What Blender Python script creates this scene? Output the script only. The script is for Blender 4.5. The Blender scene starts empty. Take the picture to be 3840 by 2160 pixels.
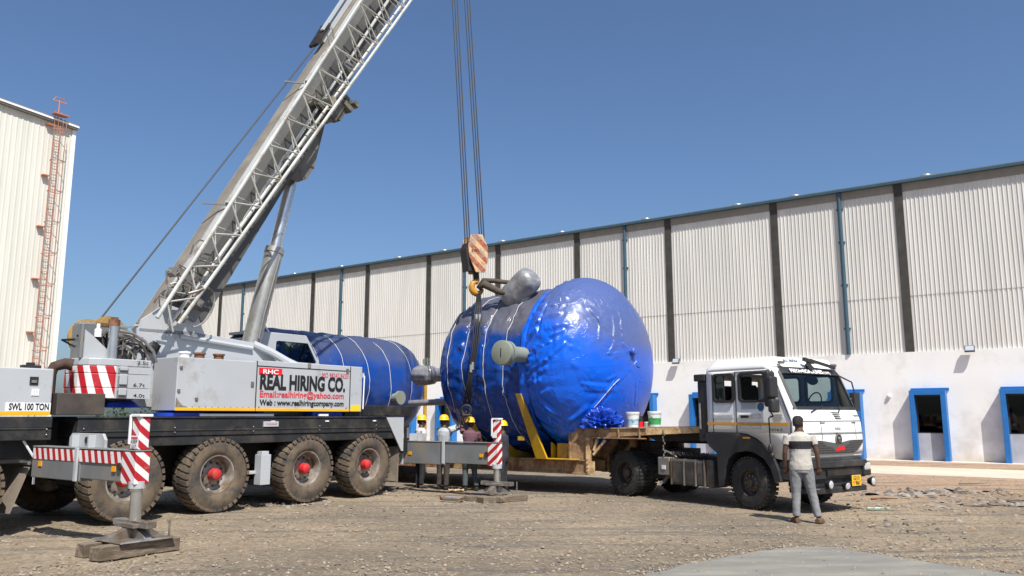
import bpy, bmesh, math, random
from math import sin, cos, pi, radians, atan2, sqrt
from mathutils import Vector, Matrix, noise
random.seed(7)
S = bpy.context.scene
# ------------------------------------------------------------ camera
cam = bpy.data.cameras.new('camera'); co = bpy.data.objects.new('camera', cam)
S.collection.objects.link(co); S.camera = co
cam.sensor_width = 36; cam.lens = 28.3125; cam.clip_end = 5000; cam.clip_start = .05
co.location = (0, 0, 1.7); co.rotation_euler = (radians(90 + 9.031), 0, 0)
# ------------------------------------------------------------ sky and sun
SUN_EL = radians(55); SUN_AZ = atan2(.385, -.923)      # sun stands behind the camera, slightly to the right
W = bpy.data.worlds.new('World'); S.world = W; W.use_nodes = True
nt = W.node_tree; bg = nt.nodes['Background']
sky = nt.nodes.new('ShaderNodeTexSky'); sky.sky_type = 'NISHITA'; sky.sun_disc = False
sky.sun_elevation = SUN_EL; sky.sun_rotation = SUN_AZ
sky.air_density = 1.0; sky.dust_density = 2.0; sky.ozone_density = 8.0; sky.altitude = 0
nt.links.new(sky.outputs[0], bg.inputs[0]); bg.inputs[1].default_value = 0.100
sl = bpy.data.lights.new('sun', 'SUN'); so = bpy.data.objects.new('sun', sl); S.collection.objects.link(so)
sl.energy = 5.0; sl.angle = radians(.5); sl.color = (1, .955, .88)
Ld = Vector((-.385*cos(SUN_EL), .923*cos(SUN_EL), -sin(SUN_EL)))
so.rotation_euler = Ld.to_track_quat('-Z', 'Y').to_euler(); so.location = (0, 0, 60)
S.view_settings.view_transform = 'Standard'; S.view_settings.look = 'None'
S.view_settings.exposure = 0.38; S.view_settings.gamma = 1.0
S.cycles.max_bounces = 6; S.cycles.transparent_max_bounces = 12
# ------------------------------------------------------------ materials
MATS = {}
def mat(name, col, rough=.6, metal=0, var=.12, scale=3., bump=0., bscale=40., dirt=None, dirt_amt=0., dscale=1.5, spec=.5, coat=0., stretch=(1, 1, 1)):
    """plain procedural surface: base colour broken up by noise, dirt patches, fine bump"""
    if name in MATS: return MATS[name]
    m = bpy.data.materials.new(name); m.use_nodes = True; n = m.node_tree; N = n.nodes; L = n.links
    b = N['Principled BSDF']; b.inputs['Roughness'].default_value = rough; b.inputs['Metallic'].default_value = metal
    b.inputs['Specular IOR Level'].default_value = spec; b.inputs['Coat Weight'].default_value = coat
    tc = N.new('ShaderNodeTexCoord'); mp = N.new('ShaderNodeMapping'); mp.inputs['Scale'].default_value = stretch
    L.new(tc.outputs['Object'], mp.inputs['Vector'])
    nz = N.new('ShaderNodeTexNoise'); nz.inputs['Scale'].default_value = scale; nz.inputs['Detail'].default_value = 6
    L.new(mp.outputs[0], nz.inputs['Vector'])
    mr = N.new('ShaderNodeMapRange'); mr.inputs[1].default_value = .3; mr.inputs[2].default_value = .7
    mr.inputs[3].default_value = 1 - var; mr.inputs[4].default_value = 1 + var; L.new(nz.outputs[0], mr.inputs[0])
    mul = N.new('ShaderNodeVectorMath'); mul.operation = 'SCALE'; mul.inputs[0].default_value = col; L.new(mr.outputs[0], mul.inputs['Scale'])
    out = mul.outputs[0]
    if dirt:
        dn = N.new('ShaderNodeTexNoise'); dn.inputs['Scale'].default_value = dscale; dn.inputs['Detail'].default_value = 9; dn.inputs['Roughness'].default_value = .7
        L.new(mp.outputs[0], dn.inputs['Vector'])
        cr = N.new('ShaderNodeValToRGB'); cr.color_ramp.elements[0].position = .62 - dirt_amt*.35; cr.color_ramp.elements[1].position = .74 - dirt_amt*.2
        L.new(dn.outputs[0], cr.inputs[0])
        mx = N.new('ShaderNodeMix'); mx.data_type = 'RGBA'; L.new(cr.outputs[0], mx.inputs[0]); L.new(out, mx.inputs[6]); mx.inputs[7].default_value = (*dirt, 1)
        out = mx.outputs[2]
    L.new(out, b.inputs['Base Color'])
    if rough < .95:
        r2 = N.new('ShaderNodeMapRange'); r2.inputs[3].default_value = max(.02, rough - .08); r2.inputs[4].default_value = min(1, rough + .12); L.new(nz.outputs[0], r2.inputs[0]); L.new(r2.outputs[0], b.inputs['Roughness'])
    if bump:
        bn = N.new('ShaderNodeTexNoise'); bn.inputs['Scale'].default_value = bscale; bn.inputs['Detail'].default_value = 5; L.new(mp.outputs[0], bn.inputs['Vector'])
        bp = N.new('ShaderNodeBump'); bp.inputs['Strength'].default_value = bump; bp.inputs['Distance'].default_value = .02; L.new(bn.outputs[0], bp.inputs['Height']); L.new(bp.outputs[0], b.inputs['Normal'])
    MATS[name] = m; return m
def stripes(name, ax, az, freq, phase=0., red=(.42, .012, .02), white=(.72, .70, .68), wear=0.):
    """diagonal two-colour hazard stripes across the object"""
    m = bpy.data.materials.new(name); m.use_nodes = True; N = m.node_tree.nodes; L = m.node_tree.links; b = N['Principled BSDF']
    ax = tuple(ax) + (0,); tc = N.new('ShaderNodeTexCoord'); dt = N.new('ShaderNodeVectorMath'); dt.operation = 'DOT_PRODUCT'; dt.inputs[1].default_value = (ax[0]*freq, ax[1]*freq, az*freq)
    L.new(tc.outputs['Object'], dt.inputs[0])
    ad = N.new('ShaderNodeMath'); ad.operation = 'ADD'; ad.inputs[1].default_value = phase + 50; L.new(dt.outputs['Value'], ad.inputs[0])
    fr = N.new('ShaderNodeMath'); fr.operation = 'FRACT'; L.new(ad.outputs[0], fr.inputs[0])
    gt = N.new('ShaderNodeMath'); gt.operation = 'GREATER_THAN'; gt.inputs[1].default_value = .5; L.new(fr.outputs[0], gt.inputs[0])
    mx = N.new('ShaderNodeMix'); mx.data_type = 'RGBA'; mx.inputs[6].default_value = (*red, 1); mx.inputs[7].default_value = (*white, 1); L.new(gt.outputs[0], mx.inputs[0])
    nz = N.new('ShaderNodeTexNoise'); nz.inputs['Scale'].default_value = 7; nz.inputs['Detail'].default_value = 9; nz.inputs['Roughness'].default_value = .75; L.new(tc.outputs['Object'], nz.inputs['Vector'])
    cr = N.new('ShaderNodeValToRGB'); cr.color_ramp.elements[0].position = .6-wear; cr.color_ramp.elements[1].position = .72-wear; L.new(nz.outputs[0], cr.inputs[0])
    m2 = N.new('ShaderNodeMix'); m2.data_type = 'RGBA'; L.new(cr.outputs[0], m2.inputs[0]); L.new(mx.outputs[2], m2.inputs[6]); m2.inputs[7].default_value = (.3, .25, .2, 1)
    L.new(m2.outputs[2], b.inputs['Base Color']); b.inputs['Roughness'].default_value = .5
    return m
def glassmat(name, tint=(.5, .6, .6), t=.7):
    m = bpy.data.materials.new(name); m.use_nodes = True; N = m.node_tree.nodes; L = m.node_tree.links
    o = N['Material Output']; N.remove(N['Principled BSDF'])
    tr = N.new('ShaderNodeBsdfTransparent'); tr.inputs[0].default_value = (*tint, 1)
    gl = N.new('ShaderNodeBsdfGlossy'); gl.inputs['Roughness'].default_value = .03
    fr = N.new('ShaderNodeFresnel'); fr.inputs[0].default_value = 1.5
    mx = N.new('ShaderNodeMixShader'); L.new(fr.outputs[0], mx.inputs[0]); L.new(tr.outputs[0], mx.inputs[1]); L.new(gl.outputs[0], mx.inputs[2]); L.new(mx.outputs[0], o.inputs[0])
    return m
GREY = mat('crane_grey_paint', (.42, .44, .455), .38, var=.06, scale=1.1, dirt=(.31, .30, .28), dirt_amt=.15, dscale=1.3, bump=.05, bscale=6)
GREYD = mat('crane_dark_grey_paint', (.16, .17, .175), .5, var=.15, scale=2, dirt=(.22, .19, .15), dirt_amt=.4)
BOOMP = mat('boom_silver_paint', (.50, .50, .48), .34, metal=.25, var=.12, scale=.8, dirt=(.20, .17, .13), dirt_amt=.4, dscale=1.6, stretch=(1, 1, .35))
SILV = mat('silver_lattice_paint', (.55, .55, .50), .35, metal=.4, var=.15, scale=2, dirt=(.30, .26, .2), dirt_amt=.3)
BLK = mat('black_chassis_paint', (.018, .019, .02), .5, var=.3, scale=2, dirt=(.06, .052, .042), dirt_amt=.4, dscale=2.5)
DARK = mat('dark_grease', (.012, .011, .010), .6, var=.4, dirt=(.05, .03, .02), dirt_amt=.4)
RUST = mat('rusty_steel', (.22, .10, .05), .85, var=.4, scale=9, bump=.3, dirt=(.07, .035, .02), dirt_amt=.6, dscale=5)
TYRE = mat('dusty_tyre_rubber', (.135, .100, .066), .9, var=.25, scale=4, dirt=(.045, .042, .04), dirt_amt=.5, dscale=3, bump=.25, bscale=60)
TYRED = mat('dark_tyre_rubber', (.03, .029, .027), .85, var=.3, scale=5, dirt=(.10, .085, .065), dirt_amt=.35, dscale=4, bump=.2)
RIM = mat('wheel_rim_paint', (.33, .32, .29), .4, metal=.2, var=.2, scale=8, dirt=(.16, .11, .07), dirt_amt=.7, dscale=5)
RIMD = mat('dark_wheel_rim', (.05, .045, .04), .55, metal=.3, var=.3, scale=8, dirt=(.12, .09, .06), dirt_amt=.5, dscale=6)
REDH = mat('red_hub_paint', (.55, .02, .025), .5, var=.25, scale=10, dirt=(.25, .06, .04), dirt_amt=.3)
CHROME = mat('steel_cylinder', (.62, .62, .60), .22, metal=.9, var=.1)
STEEL = mat('worn_steel', (.30, .29, .27), .45, metal=.6, var=.25, scale=8, dirt=(.18, .12, .07), dirt_amt=.5)
YEL = mat('yellow_stripe_paint', (.80, .42, .01), .5, var=.08)
YELS = mat('yellow_saddle_paint', (.55, .31, .01), .55, var=.15, dirt=(.22, .14, .06), dirt_amt=.5)
WHT = mat('truck_white_paint', (.76, .76, .74), .3, var=.03, scale=1.5, dirt=(.60, .57, .50), dirt_amt=.05, dscale=2, coat=.3)
WHTG = mat('truck_side_paint', (.62, .62, .59), .4, var=.05, scale=1.5, dirt=(.5, .47, .42), dirt_amt=.5, dscale=1.5)
BLKP = mat('black_plastic', (.022, .022, .024), .5, var=.2, dirt=(.06, .055, .05), dirt_amt=.25)
INTR = mat('cab_interior', (.03, .035, .035), .8)
TRAIL = mat('trailer_tan_paint', (.42, .29, .15), .75, var=.25, scale=3, dirt=(.17, .08, .04), dirt_amt=.75, dscale=3.2, bump=.2)
TRAILY = mat('trailer_edge_paint', (.58, .42, .22), .7, var=.2, scale=4, dirt=(.25, .10, .04), dirt_amt=.5, dscale=5)
ROPE = mat('hoist_wire', (.02, .02, .021), .5, metal=.3)
CORD = mat('white_cord', (.62, .62, .6), .7)
TIMB = mat('weathered_timber', (.22, .17, .12), .9, var=.35, scale=4, dirt=(.10, .075, .05), dirt_amt=.6, dscale=3, bump=.5, bscale=25, stretch=(1, 6, 6))
TXTK = mat('black_lettering', (.015, .015, .016), .5, var=0); TXTR = mat('red_lettering', (.60, .04, .05), .5, var=0)
TXTW = mat('white_lettering', (.8, .8, .78), .5, var=0); TXTB = mat('blue_lettering', (.03, .08, .25), .5, var=0)
REDS = mat('red_sign_paint', (.72, .01, .02), .5, var=.05); WHTS = mat('white_sign_paint', (.78, .78, .78), .5, var=.04)
AMBER = mat('amber_reflector', (.85, .36, .01), .3); LENS = mat('lamp_lens', (.75, .77, .78), .1, metal=.5)
FLG = mat('flange_green_grey_paint', (.22, .24, .19), .5, var=.08)
PLAS = mat('grey_plastic_wrap', (.22, .22, .23), .3, var=.25, scale=6, bump=.8, bscale=7, dirt=(.28, .28, .28), dirt_amt=.3)
SLING = mat('brown_sling', (.075, .06, .045), .85, var=.3, scale=15, bump=.4)
BLUE = mat('portal_blue_paint', (.012, .14, .42), .5, var=.08)
# ------------------------------------------------------------ mesh helpers
class MB:
    def __init__(s, M=None): s.bm = bmesh.new(); s.M = M or Matrix()
    def _add(s, vs, fs):
        v = [s.bm.verts.new(s.M @ Vector(p)) for p in vs]
        for f in fs:
            try: s.bm.faces.new([v[i] for i in f])
            except ValueError: pass
        return s
    def box(s, x0, x1, y0, y1, z0, z1):
        P = [(x, y, z) for z in (z0, z1) for x, y in ((x0, y0), (x1, y0), (x1, y1), (x0, y1))]
        return s._add(P, [(3, 2, 1, 0), (4, 5, 6, 7), (0, 1, 5, 4), (1, 2, 6, 5), (2, 3, 7, 6), (3, 0, 4, 7)])
    def hexa(s, P): return s._add(P, [(3, 2, 1, 0), (4, 5, 6, 7), (0, 1, 5, 4), (1, 2, 6, 5), (2, 3, 7, 6), (3, 0, 4, 7)])
    def bar(s, a, b, w, h=None, up=(0, 0, 1)):
        a, b = Vector(a), Vector(b); h = h or w; d = (b - a).normalized(); u = Vector(up)
        if abs(d.dot(u)) > .98: u = Vector((1, 0, 0))
        r = d.cross(u).normalized(); u = r.cross(d); r = r*w/2; u = u*h/2
        return s.hexa([a-r-u, a+r-u, a+r+u, a-r+u, b-r-u, b+r-u, b+r+u, b-r+u])
    def ring(s, c, x, y, r, n, ry=None): ry = ry or r; return [c + x*(r*cos(2*pi*i/n)) + y*(ry*sin(2*pi*i/n)) for i in range(n)]
    def tube(s, pts, r, n=10, caps=True, closed=False):
        P = [Vector(p) for p in pts]; R = r if isinstance(r, (list, tuple)) else [r]*len(P); rings = []; px = None
        for i, p in enumerate(P):
            if closed: d = P[(i+1) % len(P)] - P[i-1]
            else: d = P[min(i+1, len(P)-1)] - P[max(i-1, 0)]
            d.normalize()
            x = (px - d*px.dot(d)) if px is not None else d.cross(Vector((0, 0, 1)) if abs(d.z) < .9 else Vector((1, 0, 0)))
            x.normalize(); px = x; rings.append(s.ring(p, x, d.cross(x), R[i], n))
        vs = [q for k in rings for q in k]; fs = []; m = len(P)
        for i in range(m if closed else m-1):
            for j in range(n):
                k = (i+1) % m; fs.append((i*n+j, i*n+(j+1) % n, k*n+(j+1) % n, k*n+j))
        if caps and not closed: fs += [tuple(range(n))[::-1], tuple((m-1)*n+j for j in range(n))]
        return s._add(vs, fs)
    def cyl(s, a, b, r, r2=None, n=20): return s.tube([a, b], [r, r if r2 is None else r2], n)
    def lathe(s, prof, o=(0, 0, 0), axis=(0, 0, 1), n=32, caps=True):
        o = Vector(o); d = Vector(axis).normalized(); x = d.cross(Vector((0, 0, 1)) if abs(d.z) < .9 else Vector((1, 0, 0))).normalized(); y = d.cross(x)
        vs = []; fs = []
        for h, r in prof: vs += s.ring(o + d*h, x, y, max(r, 1e-4), n)
        for i in range(len(prof)-1):
            for j in range(n): fs.append((i*n+j, i*n+(j+1) % n, (i+1)*n+(j+1) % n, (i+1)*n+j))
        if caps: fs += [tuple(range(n))[::-1], tuple((len(prof)-1)*n+j for j in range(n))]
        return s._add(vs, fs)
    def prism(s, poly, f0, f1):
        """poly of 2-d points, f0/f1 map them to the two end faces"""
        n = len(poly); vs = [f0(*p) for p in poly] + [f1(*p) for p in poly]
        return s._add(vs, [tuple(range(n)), tuple(range(2*n-1, n-1, -1))] + [(i, i+n, (i+1) % n + n, (i+1) % n) for i in range(n)])
    def sphere(s, c, r, n=12, m=8):
        c = Vector(c); r = Vector(r) if hasattr(r, '__len__') else Vector((r, r, r)); vs = []; fs = []
        for i in range(m+1):
            a = pi*i/m
            for j in range(n):
                b = 2*pi*j/n; k = max(sin(a), 1e-4); vs.append(c + Vector((r.x*k*cos(b), r.y*k*sin(b), r.z*cos(a))))
        for i in range(m):
            for j in range(n): fs.append((i*n+j, (i+1)*n+j, (i+1)*n+(j+1) % n, i*n+(j+1) % n))
        return s._add(vs, fs)
    def build(s, name, m, parent=None, smooth=False, bevel=0, seg=2, label=None, weld=False):
        if weld: bmesh.ops.remove_doubles(s.bm, verts=s.bm.verts, dist=1e-4)
        bmesh.ops.recalc_face_normals(s.bm, faces=s.bm.faces)
        me = bpy.data.meshes.new(name); s.bm.to_mesh(me); s.bm.free()
        for x in (m if isinstance(m, (list, tuple)) else [m]): me.materials.append(x)
        o = bpy.data.objects.new(name, me); S.collection.objects.link(o)
        if parent: o.parent = parent
        if smooth:
            for p in me.polygons: p.use_smooth = True
            if smooth == 'auto':
                e = o.modifiers.new('es', 'EDGE_SPLIT'); e.split_angle = radians(35)
        if bevel:
            bv = o.modifiers.new('bv', 'BEVEL'); bv.width = bevel; bv.segments = seg; bv.limit_method = 'ANGLE'; bv.angle_limit = radians(40)
            if not smooth:
                for p in me.polygons: p.use_smooth = False
        if label: o['label'] = label
        return o
def tag(o, label, cat, group=None):
    o['label'] = label; o['category'] = cat
    if group: o['group'] = group
    return o
def struct(o, kind='structure'): o['kind'] = kind; return o
def thing(name, label, cat, loc=(0, 0, 0), rz=0, group=None):
    o = bpy.data.objects.new(name, None); S.collection.objects.link(o); o.empty_display_size = .3
    o.location = loc; o.rotation_euler = (0, 0, rz); return tag(o, label, cat, group)
def lettering(txt, loc, xdir, ydir, size, m, parent, wide=1., bold=.0, align='LEFT', name='lettering', fit=None, shear=0.):
    """text laid on a surface: xdir reading direction, ydir up, in the parent's space"""
    cu = bpy.data.curves.new('t', 'FONT'); cu.body = txt; cu.size = 1; cu.extrude = .0; cu.offset = bold; cu.align_x = align; cu.resolution_u = 3; cu.shear = shear
    t = bpy.data.objects.new('t', cu); S.collection.objects.link(t); bpy.context.view_layer.update()
    me = bpy.data.meshes.new_from_object(t.evaluated_get(bpy.context.evaluated_depsgraph_get()))
    bpy.data.objects.remove(t); bpy.data.curves.remove(cu)
    x = Vector(xdir).normalized(); y = Vector(ydir).normalized(); z = x.cross(y)
    x0 = min(v.co.x for v in me.vertices); x1 = max(v.co.x for v in me.vertices)
    kx = size*wide
    if fit: kx = fit/(x1-x0)
    for v in me.vertices:
        c = v.co.copy(); v.co = Vector(loc) + x*((c.x - (x0 if align == 'LEFT' else 0))*kx) + y*(c.y*size)
    me.materials.clear(); me.materials.append(m); o = bpy.data.objects.new(name, me); S.collection.objects.link(o); o.parent = parent
    return o
def copy_tree(o, parent=None):
    c = o.copy(); S.collection.objects.link(c); c.parent = parent
    for ch in list(o.children): copy_tree(ch, c)
    return c
def arc(cx, cy, r, a0, a1, n): return [(cx + r*cos(radians(a0+(a1-a0)*i/n)), cy + r*sin(radians(a0+(a1-a0)*i/n))) for i in range(n+1)]
# ------------------------------------------------------------ ground
def ground():
    def axis(dense0, dense1, step, far):
        a = []; x = dense0
        while x < dense1: a.append(x); x += step
        e = step; lo = dense0; hi = x; L = []; H = [hi]
        while hi < far: e *= 1.35; hi += e; H.append(hi)
        e = step
        while lo > -far: e *= 1.35; lo -= e; L.append(lo)
        return L[::-1] + a + H
    X = axis(-9, 15, .11, 2500); Y = axis(5, 30, .11, 2500)
    bm = bmesh.new(); V = []
    for y in Y:
        row = []
        for x in X:
            z = 0
            if -12 < x < 30 and 3 < y < 30:
                z = .030*noise.noise(Vector((x*.6, y*.6, 0))) + .012*noise.noise(Vector((x*2.3, y*2.3, 3)))
                z += .008*noise.noise(Vector((x*7, y*7, 5)))
                d = (x-8.6)**2/3.2 + (y-16.6)**2/3.5       # churned rubble area right of the lorry
                z += .07*math.exp(-d)*abs(noise.noise(Vector((x*1.6, y*2.4, 9))))*2.2
            row.append(bm.verts.new((x, y, z - .012)))
        V.append(row)
    for j in range(len(Y)-1):
        for i in range(len(X)-1): bm.faces.new((V[j][i], V[j][i+1], V[j+1][i+1], V[j+1][i]))
    me = bpy.data.meshes.new('ground'); bm.to_mesh(me); bm.free()
    for p in me.polygons: p.use_smooth = True
    m = bpy.data.materials.new('gravelly_earth'); m.use_nodes = True; N = m.node_tree.nodes; L = m.node_tree.links; b = N['Principled BSDF']; b.inputs['Roughness'].default_value = .95; b.inputs['Specular IOR Level'].default_value = .15
    g = N.new('ShaderNodeNewGeometry')
    def nz(sc, det=6, ro=.6):
        t = N.new('ShaderNodeTexNoise'); t.inputs['Scale'].default_value = sc; t.inputs['Detail'].default_value = det; t.inputs['Roughness'].default_value = ro; L.new(g.outputs['Position'], t.inputs['Vector']); return t
    n1 = nz(.22, 5); r1 = N.new('ShaderNodeValToRGB'); e = r1.color_ramp.elements
    e[0].position = .40; e[0].color = (.208, .170, .124, 1); e[1].position = .62; e[1].color = (.33, .263, .182, 1); L.new(n1.outputs[0], r1.inputs[0])
    # warmer, redder earth toward the right-hand side of the yard
    sx = N.new('ShaderNodeSeparateXYZ'); L.new(g.outputs['Position'], sx.inputs[0])
    wx = N.new('ShaderNodeMapRange'); wx.inputs[1].default_value = 3; wx.inputs[2].default_value = 11; L.new(sx.outputs[1], wx.inputs[0]); wx.inputs[1].default_value = 14; wx.inputs[2].default_value = 21
    wy = N.new('ShaderNodeMapRange'); wy.inputs[1].default_value = 3; wy.inputs[2].default_value = 8; L.new(sx.outputs[0], wy.inputs[0])
    wm = N.new('ShaderNodeMath'); wm.operation = 'MULTIPLY'; L.new(wx.outputs[0], wm.inputs[0]); L.new(wy.outputs[0], wm.inputs[1])
    mw = N.new('ShaderNodeMix'); mw.data_type = 'RGBA'; L.new(wm.outputs[0], mw.inputs[0]); L.new(r1.outputs[0], mw.inputs[6]); mw.inputs[7].default_value = (.37, .255, .17, 1)
    n2 = nz(9, 8, .75); r2 = N.new('ShaderNodeMapRange'); r2.inputs[1].default_value = .3; r2.inputs[2].default_value = .7; r2.inputs[3].default_value = .72; r2.inputs[4].default_value = 1.28; L.new(n2.outputs[0], r2.inputs[0])
    vo = N.new('ShaderNodeTexVoronoi'); vo.inputs['Scale'].default_value = 26; L.new(g.outputs['Position'], vo.inputs['Vector'])
    r3 = N.new('ShaderNodeMapRange'); r3.inputs[1].default_value = 0; r3.inputs[2].default_value = 1; r3.inputs[3].default_value = .78; r3.inputs[4].default_value = 1.2; sc = N.new('ShaderNodeSeparateColor'); L.new(vo.outputs['Color'], sc.inputs[0]); L.new(sc.outputs[0], r3.inputs[0])
    mm = N.new('ShaderNodeMath'); mm.operation = 'MULTIPLY'; L.new(r2.outputs[0], mm.inputs[0]); L.new(r3.outputs[0], mm.inputs[1])
    # tyre-track like greyer streaks
    mp = N.new('ShaderNodeMapping'); mp.inputs['Rotation'].default_value = (0, 0, radians(-8)); mp.inputs['Scale'].default_value = (.22, 2.0, 1); L.new(g.outputs['Position'], mp.inputs[0])
    n4 = N.new('ShaderNodeTexNoise'); n4.inputs['Scale'].default_value = 1.1; n4.inputs['Detail'].default_value = 7; n4.inputs['Roughness'].default_value = .65; L.new(mp.outputs[0], n4.inputs['Vector'])
    r4 = N.new('ShaderNodeMapRange'); r4.inputs[1].default_value = .51; r4.inputs[2].default_value = .63; r4.inputs[3].default_value = 0; r4.inputs[4].default_value = .85; L.new(n4.outputs[0], r4.inputs[0])
    mg = N.new('ShaderNodeMix'); mg.data_type = 'RGBA'; L.new(r4.outputs[0], mg.inputs[0]); L.new(mw.outputs[2], mg.inputs[6]); mg.inputs[7].default_value = (.15, .135, .115, 1)
    vs = N.new('ShaderNodeVectorMath'); vs.operation = 'SCALE'; L.new(mg.outputs[2], vs.inputs[0]); L.new(mm.outputs[0], vs.inputs['Scale']); L.new(vs.outputs[0], b.inputs['Base Color'])
    bp = N.new('ShaderNodeBump'); bp.inputs['Strength'].default_value = .9; bp.inputs['Distance'].default_value = .03
    n5 = nz(28, 6, .8); L.new(n5.outputs[0], bp.inputs['Height']); L.new(bp.outputs[0], b.inputs['Normal'])
    me.materials.append(m); o = bpy.data.objects.new('ground', me); S.collection.objects.link(o); struct(o)
ground()
def gravel(name, n, region, smin, smax, cols, seed, label=None, flat=.6):
    R = random.Random(seed); vs = []; fs = []; mi = []
    for k in range(n):
        x, y = region(R); s = smin*(smax/smin)**(R.random()**2.2)*.5
        rot = Matrix.Rotation(R.random()*6.3, 3, 'Z') @ Matrix.Rotation(R.uniform(-.5, .5), 3, 'X')
        sx, sy, sz = R.uniform(.7, 1.3), R.uniform(.6, 1.1), R.uniform(.4, .9)*flat*1.4
        base = len(vs); c = Vector((x, y, s*.15 - .006))
        for p in ((1, 0, 0), (.4, .8, .1), (-.6, .75, -.1), (-1, -.1, .1), (-.4, -.8, 0), (.55, -.8, .1), (.2, .15, 1), (-.35, -.2, .8)):
            q = rot @ Vector((p[0]*sx*R.uniform(.8, 1.2), p[1]*sy*R.uniform(.8, 1.2), p[2]*sz)); vs.append(c + q*s)
        F = [(0, 1, 6), (1, 2, 6), (2, 7, 6), (2, 3, 7), (3, 4, 7), (4, 5, 7), (5, 6, 7), (5, 0, 6)]
        fs += [tuple(base+i for i in f) for f in F]; mi += [R.randrange(len(cols))]*8
    me = bpy.data.meshes.new(name); me.from_pydata([tuple(v) for v in vs], [], fs)
    for c in cols: me.materials.append(c)
    me.polygons.foreach_set('material_index', mi); o = bpy.data.objects.new(name, me); S.collection.objects.link(o); struct(o, 'stuff')
    return o
GC = [mat('stone_tan', (.27, .22, .16), .95, var=.2), mat('stone_pale', (.31, .265, .205), .95, var=.15), mat('stone_grey', (.25, .22, .185), .95, var=.2), mat('stone_dark', (.12, .10, .085), .95, var=.2), mat('stone_brown', (.28, .195, .125), .95, var=.2)]
def reg(R):
    y = 7.5 + 19*R.random()**1.7; x = R.uniform(-.68*y - .5, .68*y + .5); return x, y
gravel('gravel', 30000, reg, .014, .06, GC, 3)
def clump(R):
    c = R.choice([(8.6, 18.3, 1.6, .5), (9.6, 16.9, 1.1, .4), (8.9, 15.2, 1.2, .4), (7.6, 16.2, 1.4, .5), (10.6, 18.4, .9, .35), (6.8, 13.2, 1.6, .6), (-4.5, 16.2, .8, .4), (-3, 19, 1, .5)])
    return R.gauss(c[0], c[2]*.6), R.gauss(c[1], c[3]*.7)
gravel('rubble', 900, clump, .03, .13, GC[2:] + GC[:1], 11)
def clump2(R):
    c = R.choice([(8.7, 18.5, 1.3, .35), (8.9, 17.9, 1.0, .3), (9.9, 18.9, .8, .3), (9.2, 15.6, 1.0, .25), (9.0, 16.3, .8, .3)]); return R.gauss(c[0], c[2]*.6), R.gauss(c[1], c[3]*.7)
gravel('broken_stone', 260, clump2, .10, .34, GC[2:4], 19, flat=.45)
# concrete slab in the bottom right corner, concrete road along the hall
CONC = mat('dusty_concrete', (.215, .205, .17), .9, var=.25, scale=1.6, dirt=(.17, .165, .15), dirt_amt=.55, dscale=1.3, bump=.15, bscale=30, stretch=(.6, 1.8, 1))
sp = [(1.15, 8.6), (1.37, 8.97), (1.9, 9.59), (2.6, 10.2), (3.26, 10.71), (3.7, 10.95), (4.21, 10.93), (4.55, 10.4), (4.84, 9.88), (5.51, 9.06), (6.4, 8.2), (6.4, 5), (.6, 5)]
sp2 = []
for i, p in enumerate(sp):
    q = sp[(i+1) % len(sp)]
    for k in range(6):
        t = k/6; sp2.append((p[0]+(q[0]-p[0])*t + random.uniform(-.03, .03), p[1]+(q[1]-p[1])*t + random.uniform(-.03, .03)))
gravel('slab_grit', 2600, lambda R: (lambda k: (sp2[k % 78][0] + R.gauss(0, .16), sp2[k % 78][1] + R.gauss(0, .16)))(R.randrange(60)), .012, .05, GC, 23)
struct(MB().prism(sp2, lambda x, y: (x, y, -.05), lambda x, y: (x, y, .006)).build('concrete_slab', CONC))
# ------------------------------------------------------------ hall (frame: X along facade toward the right/near side, Y into the building)
HA = atan2(-.584, .8118)
hall = thing('warehouse', 'long white corrugated warehouse with blue gutter, dark posts and slanted blue window portals', 'warehouse', (14.205, 32.405, 0), HA)
def corr(name, base, dark, pitch, lines=()):
    m = bpy.data.materials.new(name); m.use_nodes = True; N = m.node_tree.nodes; L = m.node_tree.links; b = N['Principled BSDF']; b.inputs['Roughness'].default_value = .5
    tc = N.new('ShaderNodeTexCoord'); mp = N.new('ShaderNodeMapping'); mp.inputs['Scale'].default_value = (1.2, 1.2, .12); L.new(tc.outputs['Object'], mp.inputs[0])
    nz = N.new('ShaderNodeTexNoise'); nz.inputs['Scale'].default_value = 1.4; nz.inputs['Detail'].default_value = 6; L.new(mp.outputs[0], nz.inputs['Vector'])
    cr = N.new('ShaderNodeMapRange'); cr.inputs[1].default_value = .3; cr.inputs[2].default_value = .7; cr.inputs[3].default_value = .9; cr.inputs[4].default_value = 1.06; L.new(nz.outputs[0], cr.inputs[0])
    v = N.new('ShaderNodeVectorMath'); v.operation = 'SCALE'; v.inputs[0].default_value = base; L.new(cr.outputs[0], v.inputs['Scale']); L.new(v.outputs[0], b.inputs['Base Color'])
    return m
CLAD = corr('corrugated_white_cladding', (.63, .615, .575), None, .14)
PLAS_W = mat('white_plaster', (.80, .79, .765), .85, var=.03, scale=.8, dirt=(.63, .60, .56), dirt_amt=.35, dscale=.5, bump=.08, bscale=8)
CLAD2 = None
FASC = mat('fascia_grey', (.24, .225, .20), .7, var=.1)
s0, s1 = -48.9, 22.
nt_w = PLAS_W.node_tree; Nw = nt_w.nodes; Lw = nt_w.links; bw = Nw['Principled BSDF']; srcw = bw.inputs['Base Color'].links[0].from_socket
tcw = Nw.new('ShaderNodeTexCoord'); sxw = Nw.new('ShaderNodeSeparateXYZ'); Lw.new(tcw.outputs['Object'], sxw.inputs[0]); nw = Nw.new('ShaderNodeTexNoise'); nw.inputs['Scale'].default_value = 2.5; nw.inputs['Detail'].default_value = 8; Lw.new(tcw.outputs['Object'], nw.inputs['Vector'])
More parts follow.
